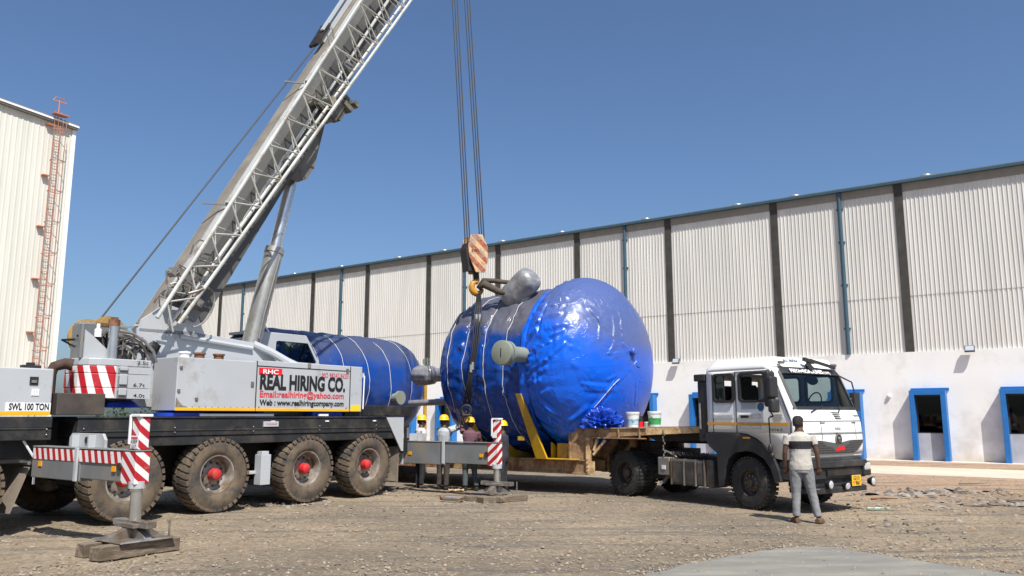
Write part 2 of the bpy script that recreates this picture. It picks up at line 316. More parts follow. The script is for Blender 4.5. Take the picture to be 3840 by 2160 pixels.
aw = Nw.new('ShaderNodeMath'); aw.operation = 'MULTIPLY_ADD'; aw.inputs[1].default_value = -1.1; Lw.new(nw.outputs[0], aw.inputs[0]); Lw.new(sxw.outputs[2], aw.inputs[2])
mw_ = Nw.new('ShaderNodeMapRange'); mw_.inputs[1].default_value = -.55; mw_.inputs[2].default_value = -.05; mw_.inputs[3].default_value = .7; mw_.inputs[4].default_value = 0; Lw.new(aw.outputs[0], mw_.inputs[0])
mxw = Nw.new('ShaderNodeMix'); mxw.data_type = 'RGBA'; Lw.new(mw_.outputs[0], mxw.inputs[0]); Lw.new(srcw, mxw.inputs[6]); mxw.inputs[7].default_value = (.52, .44, .35, 1); Lw.new(mxw.outputs[2], bw.inputs['Base Color'])
low = MB().box(s0, s1, 0, .3, -.1, 4.17).build('lower_wall', PLAS_W, hall)
def corrugated(x0, x1, z0, z1, y, pitch, depth):
    b = MB(); vs = []; x = x0; pts = []
    while x < x1 - 1e-6:
        for dx, dy in ((0, 0), (.70, 0), (.78, -depth), (.90, -depth), (.98, 0)):
            if x + dx*pitch <= x1: pts.append((x + dx*pitch, y + dy))
        x += pitch
    pts.append((x1, y)); n = len(pts)
    b._add([(p[0], p[1], z) for z in (z0, z1) for p in pts], [(i, i+1, n+i+1, n+i) for i in range(n-1)])
    return b
posts = [1.64 + 5.03*k for k in range(-10, 5)]
edges = [s0] + [p for q in posts for p in (q-.16, q+.16)] + [s1]
cl = None
for i in range(0, len(edges), 2):
    a, b_ = edges[i], edges[i+1]
    for z0, z1, yy in ((4.15, 6.40, .10), (6.38, 10.62, .085)):
        k = corrugated(a, b_, z0, z1, yy, .1575, .024)
        if cl is None: cl = k
        else:
            off = len(cl.bm.verts); me = bpy.data.meshes.new('tmp'); k.bm.to_mesh(me); cl.bm.from_mesh(me); bpy.data.meshes.remove(me); k.bm.free()
cl.build('cladding', CLAD, hall)
MB().box(s0, s1, .12, .3, 4.17, 10.95).build('backing_wall', FASC, hall)
MB().box(s0, s1, .04, .10, 10.62, 10.98).build('fascia', FASC, hall)
GUT = mat('gutter_blue', (.035, .085, .12), .5, var=.1)
MB().box(s0, s1+.1, -.16, .04, 10.94, 11.04).build('gutter', GUT, hall)
MB().prism([(-.14, 11.045), (-.14, 11.075), (12, 12.1), (12, 11.045)], lambda y, z: (s0-.2, y, z), lambda y, z: (s1+.2, y, z)).build('roof', GREYD, hall)
PST = mat('dark_column_paint', (.045, .042, .036), .7, var=.3, scale=3)
for q in posts: MB().box(q-.155, q+.155, .03, .12, 4.17, 10.62).box(q-.155, q+.155, .0, .04, 10.6, 10.93).build('column', PST, hall)
for k in range(-4, 3):
    q = -.62 + 10.07*k
    p = MB().cyl((q, -.0, 4.17), (q, -.0, 10.93), .085, n=12)
    for z in (5.2, 7.0, 8.8, 10.2): p.box(q-.13, q+.13, -.02, .08, z, z+.06)
    p.build('downpipe', GUT, hall, smooth='auto')
VENT = mat('galvanised_vent', (.5, .5, .48), .35, metal=.7)
for k in range(-12, 5):
    q = 2.66 + 4.2*k + .6*sin(k*1.7)
    MB().lathe([(0, .16), (.04, .16), (.05, .22), (.09, .25), (.14, .22), (.18, .1), (.19, .0)], (q+.5*sin(k*2.3), .35, 11.08), n=14).build('roof_ventilator', VENT, hall, smooth=True)
DGL = glassmat('dark_window_glass', (.16, .17, .17)); DRM = mat('dark_room', (.03, .03, .032), .9); SILL = mat('grey_blue_panel', (.40, .41, .44), .7)
for k in range(-9, 4):
    a = 1.56 + 3.0*k; w = 1.24 if k != 1 else 1.9
    fr = MB(); d = -.45; t = .17; h = 2.66
    fr.box(a, a+t, d, -.003, 0, h); fr.box(a+w-t, a+w, d, -.003, 0, h); fr.box(a+t, a+w-t, d, -.003, h-t, h)
    fr.box(a+.01, a+w+.09, -.05, -.003, h, h+.10)
    fo = fr.build('window_portal', BLUE, hall, bevel=.008)
    MB().box(a+t+.004, a+w-t-.004, -.16, -.02, .0, 1.05).build('sill_panel', SILL, fo)
    MB().box(a+t+.004, a+w-t-.004, -.02, -.006, 1.05, h-t-.004).build('dark_recess', DRM, fo)
    MB().box(a+t+.004, a+w-t-.004, -.115, -.105, 1.05, h-t-.004).build('glass_pane', DGL, fo)
    MB().box(a+t+.004, a+t+.05, -.14, -.10, 1.05, h-t-.004).box(a+w-t-.05, a+w-t-.004, -.14, -.10, 1.05, h-t-.004).box(a+t+.05, a+w-t-.05, -.14, -.10, 1.05, 1.09).box(a+t+.05, a+w-t-.05, -.14, -.10, h-t-.05, h-t-.004).build('frame', BLKP, fo)
FLD = mat('floodlight_housing', (.05, .055, .06), .5)
for q in (3.71, -8.1):
    f = MB(Matrix.Translation((q, -.2, 4.18)) @ Matrix.Rotation(radians(-25), 4, 'X')).box(-.17, .17, -.05, .05, -.12, .12).build('floodlight', FLD, hall, bevel=.01)
    MB(Matrix.Translation((q, -.2, 4.18)) @ Matrix.Rotation(radians(-25), 4, 'X')).box(-.14, .14, -.056, -.051, -.095, .095).build('lens', LENS, f)
MB().lathe([(0, .08), (.06, .08), (.10, .05), (.12, .0)], (.78, 0, 2.47), (0, -1, 0), 16).build('wall_spigot', WHTS, hall, smooth=True)
# apron and road beside the hall
HM = Matrix.Translation((14.205, 32.405, 0)) @ Matrix.Rotation(HA, 4, 'Z')
APR = mat('pale_plinth', (.60, .50, .40), .9, var=.12)
struct(MB(HM).box(-60, 30, -.9, 0, -.05, .03).build('pavement', APR))
ROADM = mat('pale_concrete_road', (.56, .46, .36), .9, var=.08, scale=.5, dirt=(.47, .37, .28), dirt_amt=.4, dscale=.6, bump=.1)
struct(MB(HM).box(-60, 30, -8.6, -4.6, -.05, .035).build('road', ROADM))
# ------------------------------------------------------------ tall shed at the left (frame: X along the gable toward the right/far side)
LA = atan2(.812, .584)
EX = Vector((.584, .812, 0)); LC = Vector((-24.44, 45, 0)) - EX*.98
shed = thing('factory_shed', 'tall cream corrugated shed with caged orange ladder at the left edge', 'factory building', LC, LA)
SHM = corr('cream_shed_cladding', (.64, .63, .56), None, .2)
k = MB(); pts = []; x = -26.
while x < -.01:
    for dx, dy in ((0, 0), (.6, 0), (.7, .02), (.9, .02)): pts.append((x+dx*.28, dy - .0))
    x += .28
pts.append((0, 0)); n = len(pts)
rz_ = lambda x: 17.85 - x*.075
k._add([(p[0], -p[1], 0) for p in pts] + [(p[0], -p[1], rz_(p[0])) for p in pts], [(i, i+1, n+i+1, n+i) for i in range(n-1)])
k.build('gable_wall', SHM, shed)
MB().hexa([(-26, .04, 0), (-.01, .04, 0), (-.01, 40, 0), (-26, 40, 0), (-26, .04, rz_(-26)), (-.01, .04, rz_(0)), (-.01, 40, rz_(0)), (-26, 40, rz_(-26))]).build('wall', SHM, shed)
MB().hexa([(-26, -.25, rz_(-26)), (.03, -.25, rz_(0)), (.03, 40, rz_(0)), (-26, 40, rz_(-26)), (-26, -.25, rz_(-26)+.28), (.03, -.25, rz_(0)+.28), (.03, 40, rz_(0)+.28), (-26, 40, rz_(-26)+.28)]).build('roof_trim', GREYD, shed)
MB().hexa([(-26, -.30, rz_(-26)+.1), (.04, -.30, rz_(0)+.1), (.04, -.255, rz_(0)+.1), (-26, -.255, rz_(-26)+.1), (-26, -.30, rz_(-26)+.2), (.04, -.30, rz_(0)+.2), (.04, -.255, rz_(0)+.2), (-26, -.255, rz_(-26)+.2)]).build('barge_board', WHTS, shed)
MB().box(-.20, .0, -.06, .2, 0, rz_(0)).build('corner_flashing', WHTS, shed)
ORG = mat('orange_ladder_paint', (.46, .20, .12), .6, var=.15, dirt=(.3, .12, .08), dirt_amt=.4)
lad = MB(); lx0, lx1 = -1.30, -.97; ly = -.25
lad.box(lx0-.018, lx0+.018, ly-.018, ly+.018, 2, 18.6).box(lx1-.018, lx1+.018, ly-.018, ly+.018, 2, 18.6)
z = 2.2
while z < 18.6: lad.box(lx0, lx1, ly-.010, ly+.010, z, z+.022); z += .33
z = 3.2
while z < 18.5: lad.box(lx0-.35, lx0, -.28, -.0, z, z+.06); z += 2.9
lo = lad.build('ladder', ORG, shed)
cg = MB(); mx_ = (lx0+lx1)/2
hp = lambda z: [(mx_ + .33*cos(a), ly - .30 - .38*sin(a)*1.0, z) for a in [radians(-20 + 220*i/12) for i in range(13)]]
z = 3.4
while z < 18.2: cg.tube([(lx1, ly, z)] + hp(z) + [(lx0, ly, z)], .018, 6); z += 1.75
for a in (10, 50, 90, 130, 170): cg.bar((mx_+.33*cos(radians(a)), ly-.3-.38*sin(radians(a)), 3.4), (mx_+.33*cos(radians(a)), ly-.3-.38*sin(radians(a)), 18.0), .016)
cg.build('safety_cage', ORG, lo)
hd = MB().tube([(mx_, ly, 18.0), (mx_, ly, 19.25)], .04, 6).box(mx_-.35, mx_+.45, ly-.35, ly+.1, 18.35, 18.40).box(mx_-.38, mx_+.38, ly-.03, ly+.03, 19.15, 19.2).tube([(mx_-.35, ly, 19.18), (mx_-.2, ly, 19.4), (mx_+.2, ly, 19.4), (mx_+.35, ly, 19.18)], .02, 5)
hd.build('ladder_head', ORG, lo)
# low shrub seen in the gap between shed and crane
shb = MB(); R = random.Random(5)
for i in range(900):
    a = R.random()*6.28; r = R.random()**.5; x, y, z = 1.3*r*cos(a), 1.0*r*sin(a), R.random()*3.3*(1-.35*r)
    p = Vector((x, y, z)); d = Vector((R.uniform(-1, 1), R.uniform(-1, 1), R.uniform(-.6, 1)))*.10; e = Vector((R.uniform(-1, 1), R.uniform(-1, 1), R.uniform(-1, 1)))*.06
    shb._add([p-d, p+e, p+d, p-e], [(0, 1, 2, 3)])
bush = thing('bush', 'dark green leafy bush in the gap between cream shed and crane', 'bush', (-14.9, 31.5, 0))
shb.build('foliage', mat('leaf_green', (.05, .085, .03), .7, var=.5), bush); MB().cyl((0, 0, 0), (0, 0, 1.6), .06, .03, 8).build('stem', RUST, bush)
# ============================================================ mobile crane  (u along the carrier away from the camera, v across toward camera-right, z up)
CM = Matrix(((1, 0, 0, -9.5), (0, -1, 0, -14.35), (0, 0, 1, 0), (0, 0, 0, 1)))
def CP(u, v, z): return CM @ Vector((u, v, z))
CO = Vector((.584*9.5 - .812*14.35, .812*9.5 + .584*14.35, 0)); CRZ = atan2(.812, .584)
crane = thing('mobile_crane', 'grey heavy mobile crane with raised telescopic boom and company lettering on its side panel', 'crane', CO, CRZ)
c = lambda: MB(CM)
VN, VF = -12.88, -15.82
# carrier
c().box(1.5, 13.4, -15.0, -13.6, .78, 1.30).box(2.0, 6.0, -15.7, -13.05, 1.0, 1.36).build('chassis_frame', DARK, crane, bevel=.02)
ax = c()
for u in (4.75, 7.23, 8.91, 10.95, 12.64): ax.cyl((u, -15.6, .66), (u, -13.1, .66), .11, n=12).cyl((u, -14.7, .66), (u, -14.0, .66), .28, n=14).bar((u-.5, -13.75, .72), (u+.5, -13.75, .72), .12, .14)
ax.build('axle', DARK, crane)
d = c().box(6.36, 13.68, VF, VN, 1.36, 1.66).box(6.36, 13.6, VF, VN-.02, 1.20, 1.355).box(6.34, 13.7, VF, VN+.02, 1.66, 1.69)
d.box(6.40, 13.62, VN-.02, VN+.012, 1.44, 1.47)
d.build('deck', BLK, crane, bevel=.012)
c().box(1.5, 5.98, VF, VN, 1.52, 1.68).box(1.5, 5.98, VF, VN, 1.34, 1.50).box(1.5, 5.9, VN-.03, VN+.01, 1.495, 1.525).build('front_deck', BLK, crane, bevel=.012)
c().box(5.98, 6.36, -15.6, -13.5, 1.1, 1.62).build('outrigger_housing', DARK, crane)
c().box(12.0, 14.1, VF+.1, -13.0, 1.70, 1.93).build('rear_rest_beam', BLK, crane, bevel=.01)
bt = c()
for u0 in (5.9, 6.45, 8.0, 9.6, 11.2, 12.8):
    for z in (1.42, 1.5): bt.sphere((u0, VN+.012, z), .014, 8, 5)
bt.build('bolt_head', STEEL, crane)
for u in (10.0, 11.35, 12.7, 13.3): c().box(u, u+.09, VN, VN+.014, 1.585, 1.61).build('white_marker', TXTW, crane)
lp = c().box(9.82, 10.16, VN, VN+.03, 1.50, 1.60).build('maker_plate', GREY, crane)
lettering('TADANO', CP(9.86, VN+.034, 1.53), (1, 0, 0), (0, 0, 1), .05, TXTR, lp, fit=.26)
# front housing with SWL plate
eb = c().box(1.6, 5.94, VF, VN, 1.71, 2.41).build('engine_housing', GREY, crane, bevel=.02)
c().box(1.6, 5.93, VN, VN+.006, 1.715, 1.765).build('yellow_stripe', YEL, eb)
c().box(5.30, 5.93, VN, VN+.005, 1.768, 1.895).build('name_plate', WHTS, eb)
lettering('SWL 100 TON', CP(5.345, VN+.009, 1.79), (1, 0, 0), (0, 0, 1), .135, TXTK, eb, fit=.56, bold=.03)
c().box(5.60, 5.72, VN, VN+.012, 2.16, 2.28).build('latch_recess', BLKP, eb); c().box(5.62, 5.69, VN+.01, VN+.03, 2.19, 2.23).build('handle', STEEL, eb)
g = c()
for i in range(5): g.box(5.64+i*.022, 5.654+i*.022, VN, VN+.012, 2.0, 2.10)
g.build('louver', WHTS, eb)
c().box(5.55, 5.80, VN-.25, VN-.12, 2.41, 2.46).box(5.62, 5.72, VN-.22, VN-.15, 2.46, 2.5).build('filler_box', BLKP, eb)
c().box(6.02, 6.76, -13.9, VN+.0, 1.72, 2.05).box(6.02, 6.3, -14.6, -13.9, 1.72, 2.35).build('step_box', mat('brown_black_plate', (.055, .045, .04), .6, var=.2, dirt=(.09, .07, .05), dirt_amt=.4), crane, bevel=.01)
c().tube([(6.08, -13.3, 2.0), (6.08, -13.3, 2.35), (6.12, -13.28, 2.47), (6.24, -13.2, 2.52), (6.34, -13.15, 2.50)], [.085, .085, .085, .09, .1], 12).build('exhaust_pipe', mat('burnt_exhaust', (.06, .032, .02), .8, var=.5, scale=6), crane, smooth='auto')
# wheels
def make_wheel(red=True):
    M = Matrix()
    a = (0, -1, 0)
    wh = MB().lathe([(.02, .30), (.05, .335), (.30, .33), (.345, .350), (.352, .352), (.352, .325), (.33, .315), (.30, .300), (.17, .285), (.15, .24), (.19, .19), (.20, .12), (.20, 0)], (0, 0, 0), a, 40)
    w = wh.build('wheel', RIM, crane, smooth='auto')
    h = MB()
    for i in range(10):
        t = 2*pi*i/10; h.lathe([(.165, .022), (.196, .022)], (.205*cos(t), 0, .205*sin(t)), a, 8)
    h.build('bolt_ring', BLKP, w)
    t = MB().lathe([(.0, .34), (-.03, .42), (-.01, .56), (.03, .635), (.08, .652), (.30, .652), (.35, .632), (.378, .56), (.392, .46), (.378, .385), (.352, .35)], (0, 0, 0), a, 56, False)
    for row in range(3):
        N = 34
        for i in range(N):
            th = 2*pi*(i + .5*(row % 2))/N; y0, y1 = ((-.03, .115), (.125, .235), (.245, .395))[row]; sk = (.05, .02, -.05)[row]
            def P(th_, r, y): return (r*cos(th_), -y, r*sin(th_))
            wd_ = .062; r0, r1 = .640, .676
            ye, yi = (y0, y1) if row == 0 else (y1, y0)
            if row == 1: Q = [(th-wd_, y0), (th+wd_, y0), (th+wd_+sk, y1), (th-wd_+sk, y1)]; t.hexa([P(a_, r0, y_) for a_, y_ in Q] + [P(a_, r1, y_) for a_, y_ in Q])
            else:
                Q = [(th-wd_, ye), (th+wd_, ye), (th+wd_+sk, yi), (th-wd_+sk, yi)]
                t.hexa([P(a_, (.595 if k < 2 else r0), y_) for k, (a_, y_) in enumerate(Q)] + [P(a_, (.648 if k < 2 else r1), y_) for k, (a_, y_) in enumerate(Q)])
    t.build('tyre', TYRE, w, smooth='auto')
    if red: MB().lathe([(.19, .108), (.30, .105), (.345, .092), (.365, .06), (.37, .0)], (0, 0, 0), a, 24).build('hub_cap', REDH, w, smooth='auto')
    return w
w0 = make_wheel()
wheels_u = (4.75, 7.23, 8.91, 10.95, 12.64)
for i, u in enumerate(wheels_u):
    w = w0 if i == 0 else copy_tree(w0, crane)
    p = CP(u, -13.26, .665); w.location = p; w.rotation_euler = (0, random.uniform(0, 6.28), 0)
for i, u in enumerate(wheels_u):
    w = copy_tree(w0, crane); w.location = CP(u, -15.44, .665); w.rotation_euler = (0, 0, pi)
# mudguards, flaps, strut
FLAP = mat('dusty_mud_flap', (.22, .18, .14), .85, var=.2, dirt=(.10, .08, .07), dirt_amt=.4)
c().hexa([(5.50, -13.45, .30), (5.53, -13.45, .30), (5.53, -12.95, .30), (5.50, -12.95, .30), (5.72, -13.45, .95), (5.75, -13.45, .95), (5.75, -12.95, .95), (5.72, -12.95, .95)]).build('mud_flap', FLAP, crane)
c().tube([(5.62, -12.95, 1.34), (5.80, -12.92, 1.05), (5.80, -12.92, .70)], .018, 6).build('flap_bracket', WHTS, crane)
c().hexa([(13.45, -13.45, .28), (13.48, -13.45, .28), (13.60, -12.95, .24), (13.57, -12.95, .24), (13.52, -13.45, 1.0), (13.55, -13.45, 1.0), (13.62, -12.95, 1.02), (13.59, -12.95, 1.02)]).build('mud_flap', FLAP, crane)
c().prism([(13.10, 1.67), (13.66, 1.67), (13.66, .92), (13.60, .92)], lambda u, z: (u, VN-.004, z), lambda u, z: (u, VN+.02, z)).build('rear_mudguard', GREY, crane)
c().box(13.62, 14.0, -15.7, -13.0, .9, 1.2).build('rear_cross_member', BLK, crane)
c().box(9.80, 10.02, -13.05, VN+.03, .42, .98).box(9.83, 9.99, -13.04, VN+.0, .98, 1.04).box(9.6, 9.8, -13.1, -13.0, .62, .68).build('storage_strut', GREY, crane, bevel=.008)
# outriggers
def outrigger(u0, vi, vm, vo, z0, z1, jz, padz, stripe_top, cw, hw, cd, sgn, name_lbl):
    bd_ = cd+.05; o = c().box(u0, u0+bd_, vi, vm, z0-.04, z1+.0).box(u0+.01, u0+bd_-.01, vm, vo-hw, z0, z1-.01).box(u0-.012, u0+bd_+.01, vi, vo+.01, z1, z1+.02)
    beam = o.build('outrigger_beam', GREYD, crane, bevel=.01)
    hs = stripes('hazard_'+name_lbl, (.8, -.8), 1.*sgn, 5.0, .1)
    hs2 = stripes('hazard_thin_'+name_lbl, (0, -1), .35, 6.0, .3)
    c().box(u0-.006, u0+bd_, vo-hw, vo, z0-.02, z1+.0).build('jack_housing', hs, beam, bevel=.01)
    c().box(u0+.02, u0+.02+cd, vo-cw, vo-.0, z1+.02, jz).build('jack_column', hs, beam, bevel=.015)
    c().box(u0, u0+cd+.04, vo-cw-.02, vo+.02, jz, jz+.035).box(u0-.01, u0+.02, vo-cw-.03, vo-cw, jz-.35, jz+.02).build('jack_cap', WHTS, beam, bevel=.006)
    if stripe_top: c().box(u0-.006, u0+.0, vi+.02, vo-hw-.01, z1-.165, z1-.01).build('hazard_band', hs2, beam)
    for v in (vi+.22, vo-hw-.22): c().box(u0-.012, u0-.0, v, v+.09, (z0+z1)/2-.07, (z0+z1)/2+.0).build('amber_reflector', AMBER, beam)
    c().lathe([(0, .05), (.012, .05)], (u0-.008, vo-hw-.03, (z0+z1)/2), (-1, 0, 0), 14).build('pin_hole', DARK, beam)
    uc, vc = u0+.02+cd/2, vo-cw/2
    c().cyl((uc, vc, z0+.02), (uc, vc, z0-.07), .105, n=20).build('jack_collar', GREY, beam, smooth='auto')
    c().cyl((uc, vc, padz+.16), (uc, vc, z0-.05), .072, n=20).build('jack_rod', CHROME, beam, smooth='auto')
    r_ = .33
    p = c(); p.box(uc-.07, uc+.07, vc-r_-.06, vc+r_+.06, padz+.15, padz+.23).box(uc-.14, uc+.14, vc-.22, vc+.22, padz+.15, padz+.20)
    p.hexa([(uc-r_*1.1, vc-r_*1.1, padz), (uc+r_*1.1, vc-r_*1.1, padz), (uc+r_*1.1, vc+r_*1.1, padz), (uc-r_*1.1, vc+r_*1.1, padz)] + [(uc-r_*1.05, vc-r_*1.05, padz+.02), (uc+r_*1.05, vc-r_*1.05, padz+.02), (uc+r_*1.05, vc+r_*1.05, padz+.02), (uc-r_*1.05, vc+r_*1.05, padz+.02)])
    p.build('float_cap', STEEL, beam, bevel=.006)
    p = c()
    for a in range(4):
        t = pi/2*a; ca, sa = cos(t), sin(t)
        p.hexa([(uc+ca*r_-sa*.05, vc+sa*r_+ca*.05, padz+.02), (uc+ca*r_+sa*.05, vc+sa*r_-ca*.05, padz+.02), (uc+sa*.06, vc-ca*.06, padz+.02), (uc-sa*.06, vc+ca*.06, padz+.02),
                (uc+ca*(r_-.02)-sa*.05, vc+sa*(r_-.02)+ca*.05, padz+.05), (uc+ca*(r_-.02)+sa*.05, vc+sa*(r_-.02)-ca*.05, padz+.05), (uc+ca*.10+sa*.06, vc+sa*.10-ca*.06, padz+.16), (uc+ca*.10-sa*.06, vc+sa*.10+ca*.06, padz+.16)])
    p.cyl((uc+.3, vc+.3, padz+.02), (uc+.3, vc+.3, padz+.22), .012, n=6).build('float_rib', STEEL, beam)
    return beam
bl = outrigger(5.68, -12.75, -11.35, -9.95, .86, 1.25, 1.69, .17, True, .19, .34, .14, 1, 'near')
lp = MB(CM).prism([(-11.95, 1.27), (-11.95, 1.40), (-11.88, 1.46), (-11.05, 1.46), (-10.98, 1.38), (-10.98, 1.27)], lambda v, z: (5.80, v, z), lambda v, z: (5.84, v, z)).box(5.70, 5.80, -11.7, -11.66, 1.27, 1.44).box(5.70, 5.80, -11.25, -11.21, 1.27, 1.44).build('lifting_lug', GREY, bl, bevel=.004)
c().lathe([(0, .045), (.01, .045)], (5.795, -11.45, 1.37), (-1, 0, 0), 14).build('lug_hole', DARK, bl)
c().box(5.64, 5.67, -11.45, -11.38, .82, 1.27).build('beam_clamp', GREY, bl, bevel=.004)
c().cyl((5.66, -13.35, 1.02), (5.66, -12.78, 1.02), .03, n=8).build('slide_rod', CHROME, bl)
c().box(5.69, 5.696, -10.13, -9.96, 1.29, 1.45).build('warning_plate', WHTS, bl)
lettering('KEEP', CP(5.686, -10.125, 1.355), (0, -1, 0), (0, 0, 1), .06, TXTK, bl, fit=.155, bold=.01); lettering('OUT', CP(5.686, -10.10, 1.297), (0, -1, 0), (0, 0, 1), .055, TXTK, bl, fit=.11, bold=.01)
c().box(5.684, 5.690, -10.12, -9.97, 1.415, 1.435).build('warning_bar', TXTR, bl)
br = outrigger(13.95, -13.18, -11.87, -10.40, .67, 1.12, 1.62, .10, False, .15, .27, .11, -1, 'far')
c().box(13.90, 13.93, -11.92, -11.86, .66, 1.25).build('beam_clamp', GREY, br); c().box(13.9, 13.93, -13.2, -13.1, .6, 1.3).build('beam_clamp', GREY, br, bevel=.004)
c().box(14.25, 14.28, -13.0, -12.75, 1.14, 1.30).box(14.0, 14.28, -13.0, -12.98, 1.14, 1.30).box(14.0, 14.28, -12.75, -12.73, 1.14, 1.30).build('lifting_lug', GREY, br)
c().cyl((13.92, -13.35, .88), (13.92, -13.05, .88), .028, n=8).build('slide_rod', CHROME, br)
c().box(13.934, 13.938, -10.54, -10.42, 1.24, 1.34).build('warning_plate', WHTS, br)
# superstructure
c().cyl((9.6, -14.35, 1.69), (9.6, -14.35, 1.86), .95, n=40).build('slewing_ring', DARK, crane, smooth='auto')
tp = [(7.72, 1.86), (7.72, 3.26), (8.75, 3.28), (9.30, 3.24), (10.20, 3.17), (10.80, 2.84), (12.3, 2.74), (12.6, 1.9), (12.3, 1.86)]
for v in (-13.85, -14.88): c().prism(tp, lambda u, z: (u, v, z), lambda u, z: (u, v+.05, z)).build('turret_plate', GREY, crane, bevel=.006)
c().box(7.8, 12.5, -14.82, -13.86, 1.86, 2.55).build('turret_floor', GREYD, crane)
c().tube([(8.55, -13.77, 3.17), (10.15, -13.77, 3.05)], .045, 8).build('turret_pipe', GREY, crane, smooth='auto')
c().tube([(10.2, -13.82, 3.14), (10.55, -13.7, 3.0), (10.9, -13.6, 2.82), (11.1, -13.5, 2.72)], .08, 10).build('guide_tube', GREY, crane, smooth='auto')
sp_ = c().box(7.98, 9.62, -13.62, VN, 1.79, 2.72).box(9.63, 12.0, -13.62, VN, 1.79, 2.75).box(12.01, 12.36, -13.62, VN-.01, 1.79, 2.75).build('side_cabinet', GREY, crane, bevel=.012)
c().box(7.98, 9.62, VN, VN+.006, 1.795, 1.845).box(9.64, 11.99, VN, VN+.006, 1.795, 1.845).build('yellow_stripe', YEL, sp_)
c().box(9.63, 11.99, VN, VN+.005, 2.632, 2.65).box(9.618, 9.634, VN-.01, VN+.005, 1.79, 2.74).box(11.993, 12.012, VN-.01, VN+.005, 1.79, 2.74).build('panel_seam', BLKP, sp_)
c().box(10.84, 10.92, VN, VN+.01, 2.66, 2.75).build('seam_tab', GREYD, sp_)
c().box(12.04, 12.32, VN-.008, VN+.0, 1.80, 1.93).build('yellow_sticker', mat('sticker_yellow', (.85, .55, .03), .5, var=.05), sp_)
c().prism([(7.985, 1.85), (8.22, 1.85), (8.12, 1.88), (8.05, 1.95), (7.99, 2.02)], lambda u, z: (u, VN+.0, z), lambda u, z: (u, VN+.0025, z)).build('grime_patch', mat('brown_grime', (.20, .17, .13), .8, var=.4, scale=20), sp_)
for u in (9.70, 11.9): c().sphere((u, VN+.01, 1.87), .014, 8, 6).build('screw', STEEL, sp_)
for u, z in ((8.02, 2.52), (8.0, 2.12), (8.35, 1.98)): c().box(u, u+.05, VN, VN+.025, z, z+.04).build('hinge', STEEL, sp_)
rp = c().box(9.67, 10.21, VN, VN+.006, 2.48, 2.61).build('red_plate', REDS, sp_)
lettering('RHC', CP(9.76, VN+.010, 2.502), (1, 0, 0), (0, 0, 1), .12, TXTW, sp_, fit=.36, bold=.02)
lettering('REAL HIRING CO.', CP(9.70, VN+.008, 2.215), (1, 0, 0), (0, 0, 1), .395, TXTK, sp_, fit=2.16, bold=.045)
lettering('MO 98247 96251', CP(11.22, VN+.008, 2.485), (1, 0, 0), (0, 0, 1), .14, TXTR, sp_, fit=.74)
lettering('Email:realhiring@yahoo.com', CP(9.71, VN+.008, 2.06), (1, 0, 0), (0, 0, 1), .17, TXTR, sp_, fit=2.12, bold=.02)
lettering('Web : www.realhiringcompany.com', CP(9.71, VN+.008, 1.905), (1, 0, 0), (0, 0, 1), .15, TXTK, sp_, fit=2.12, bold=.03)
for u, z in ((8.3, 2.73), (8.6, 2.73), (9.0, 2.73)): c().cyl((u, -13.2, z-.03), (u, -13.2, z+.08), .09, n=16).cyl((u, -13.2, z+.08), (u, -13.2, z+.11), .11, n=16).build('filler_cap', WHTS if u == 8.3 else RUST, crane, smooth='auto')
for u, z in ((9.5, 2.25), (11.88, 2.6)): c().box(u, u+.06, VN, VN+.02, z, z+.09).build('latch', STEEL, sp_)
st_ = c()
for i in range(12): u_ = 8.05 + .13*i; st_.sphere((u_, VN+.002, 1.86), (.012, .004, .012), 6, 4)
st_.build('rivet', STEEL, sp_)
hr = c().tube([(12.42, -12.95, 2.6), (12.46, -12.93, 2.55), (12.44, -12.93, 1.85)], .016, 6).build('grab_rod', WHTS, crane); c().box(12.37, 12.46, -13.0, -12.93, 2.53, 2.63).build('work_lamp', LENS, crane)
# counterweights
def cwt(name, z0, z1, u1, m, off=0):
    pl = [(u1, VN), (6.86, VN), (6.66, -12.92), (6.52, -13.02), (6.44, -13.18), (6.42, -13.4), (6.48, -13.7), (6.66, -14.05), (6.90, -14.5), (7.1, -14.9), (7.3, -15.4), (u1, VF)]
    pl = [(u+off, v) for u, v in pl]
    return c().prism(pl, lambda u, v: (u, v, z0), lambda u, v: (u, v, z1)).build(name, m, crane, bevel=.012)
hzc = stripes('hazard_counterweight', (1, -1.15, 0), .42, 3.1, .2)
for nm, z0, z1 in (('4.0t', 1.98, 2.148), ('6.7t', 2.152, 2.378), ('2.5t', 2.382, 2.50)):
    cw = cwt('counterweight', z0, z1, 7.50, hzc if nm != 'x' else GREY)
    c().box(6.90, 7.505, VN, VN+.012, z0+.002, z1-.002).build('face_plate', GREY, cw)
    c().box(6.93, 7.10, VN+.012, VN+.02, z0+.01, z1-.03).build('lug_recess', GREYD, cw); c().box(6.95, 7.08, VN+.02, VN+.045, z0+.05, z1-.0).build('lifting_lug', GREY, cw, bevel=.012)
cw = cwt('counterweight_cap', 2.504, 2.62, 7.50, GREY)
lettering('2.5t', CP(7.24, VN+.016, 2.545), (1, 0, 0), (0, 0, 1), .085, TXTK, cw, fit=.20, bold=.008)
lettering('6.7t', CP(7.20, VN+.016, 2.175), (1, 0, 0), (0, 0, 1), .085, TXTK, cw, fit=.20, bold=.008); lettering('4.0t', CP(7.21, VN+.016, 2.005), (1, 0, 0), (0, 0, 1), .08, TXTK, cw, fit=.20, bold=.008)
BLT = mat('blue_sheet', (.008, .05, .45), .3, var=.3, bump=.5, bscale=8)
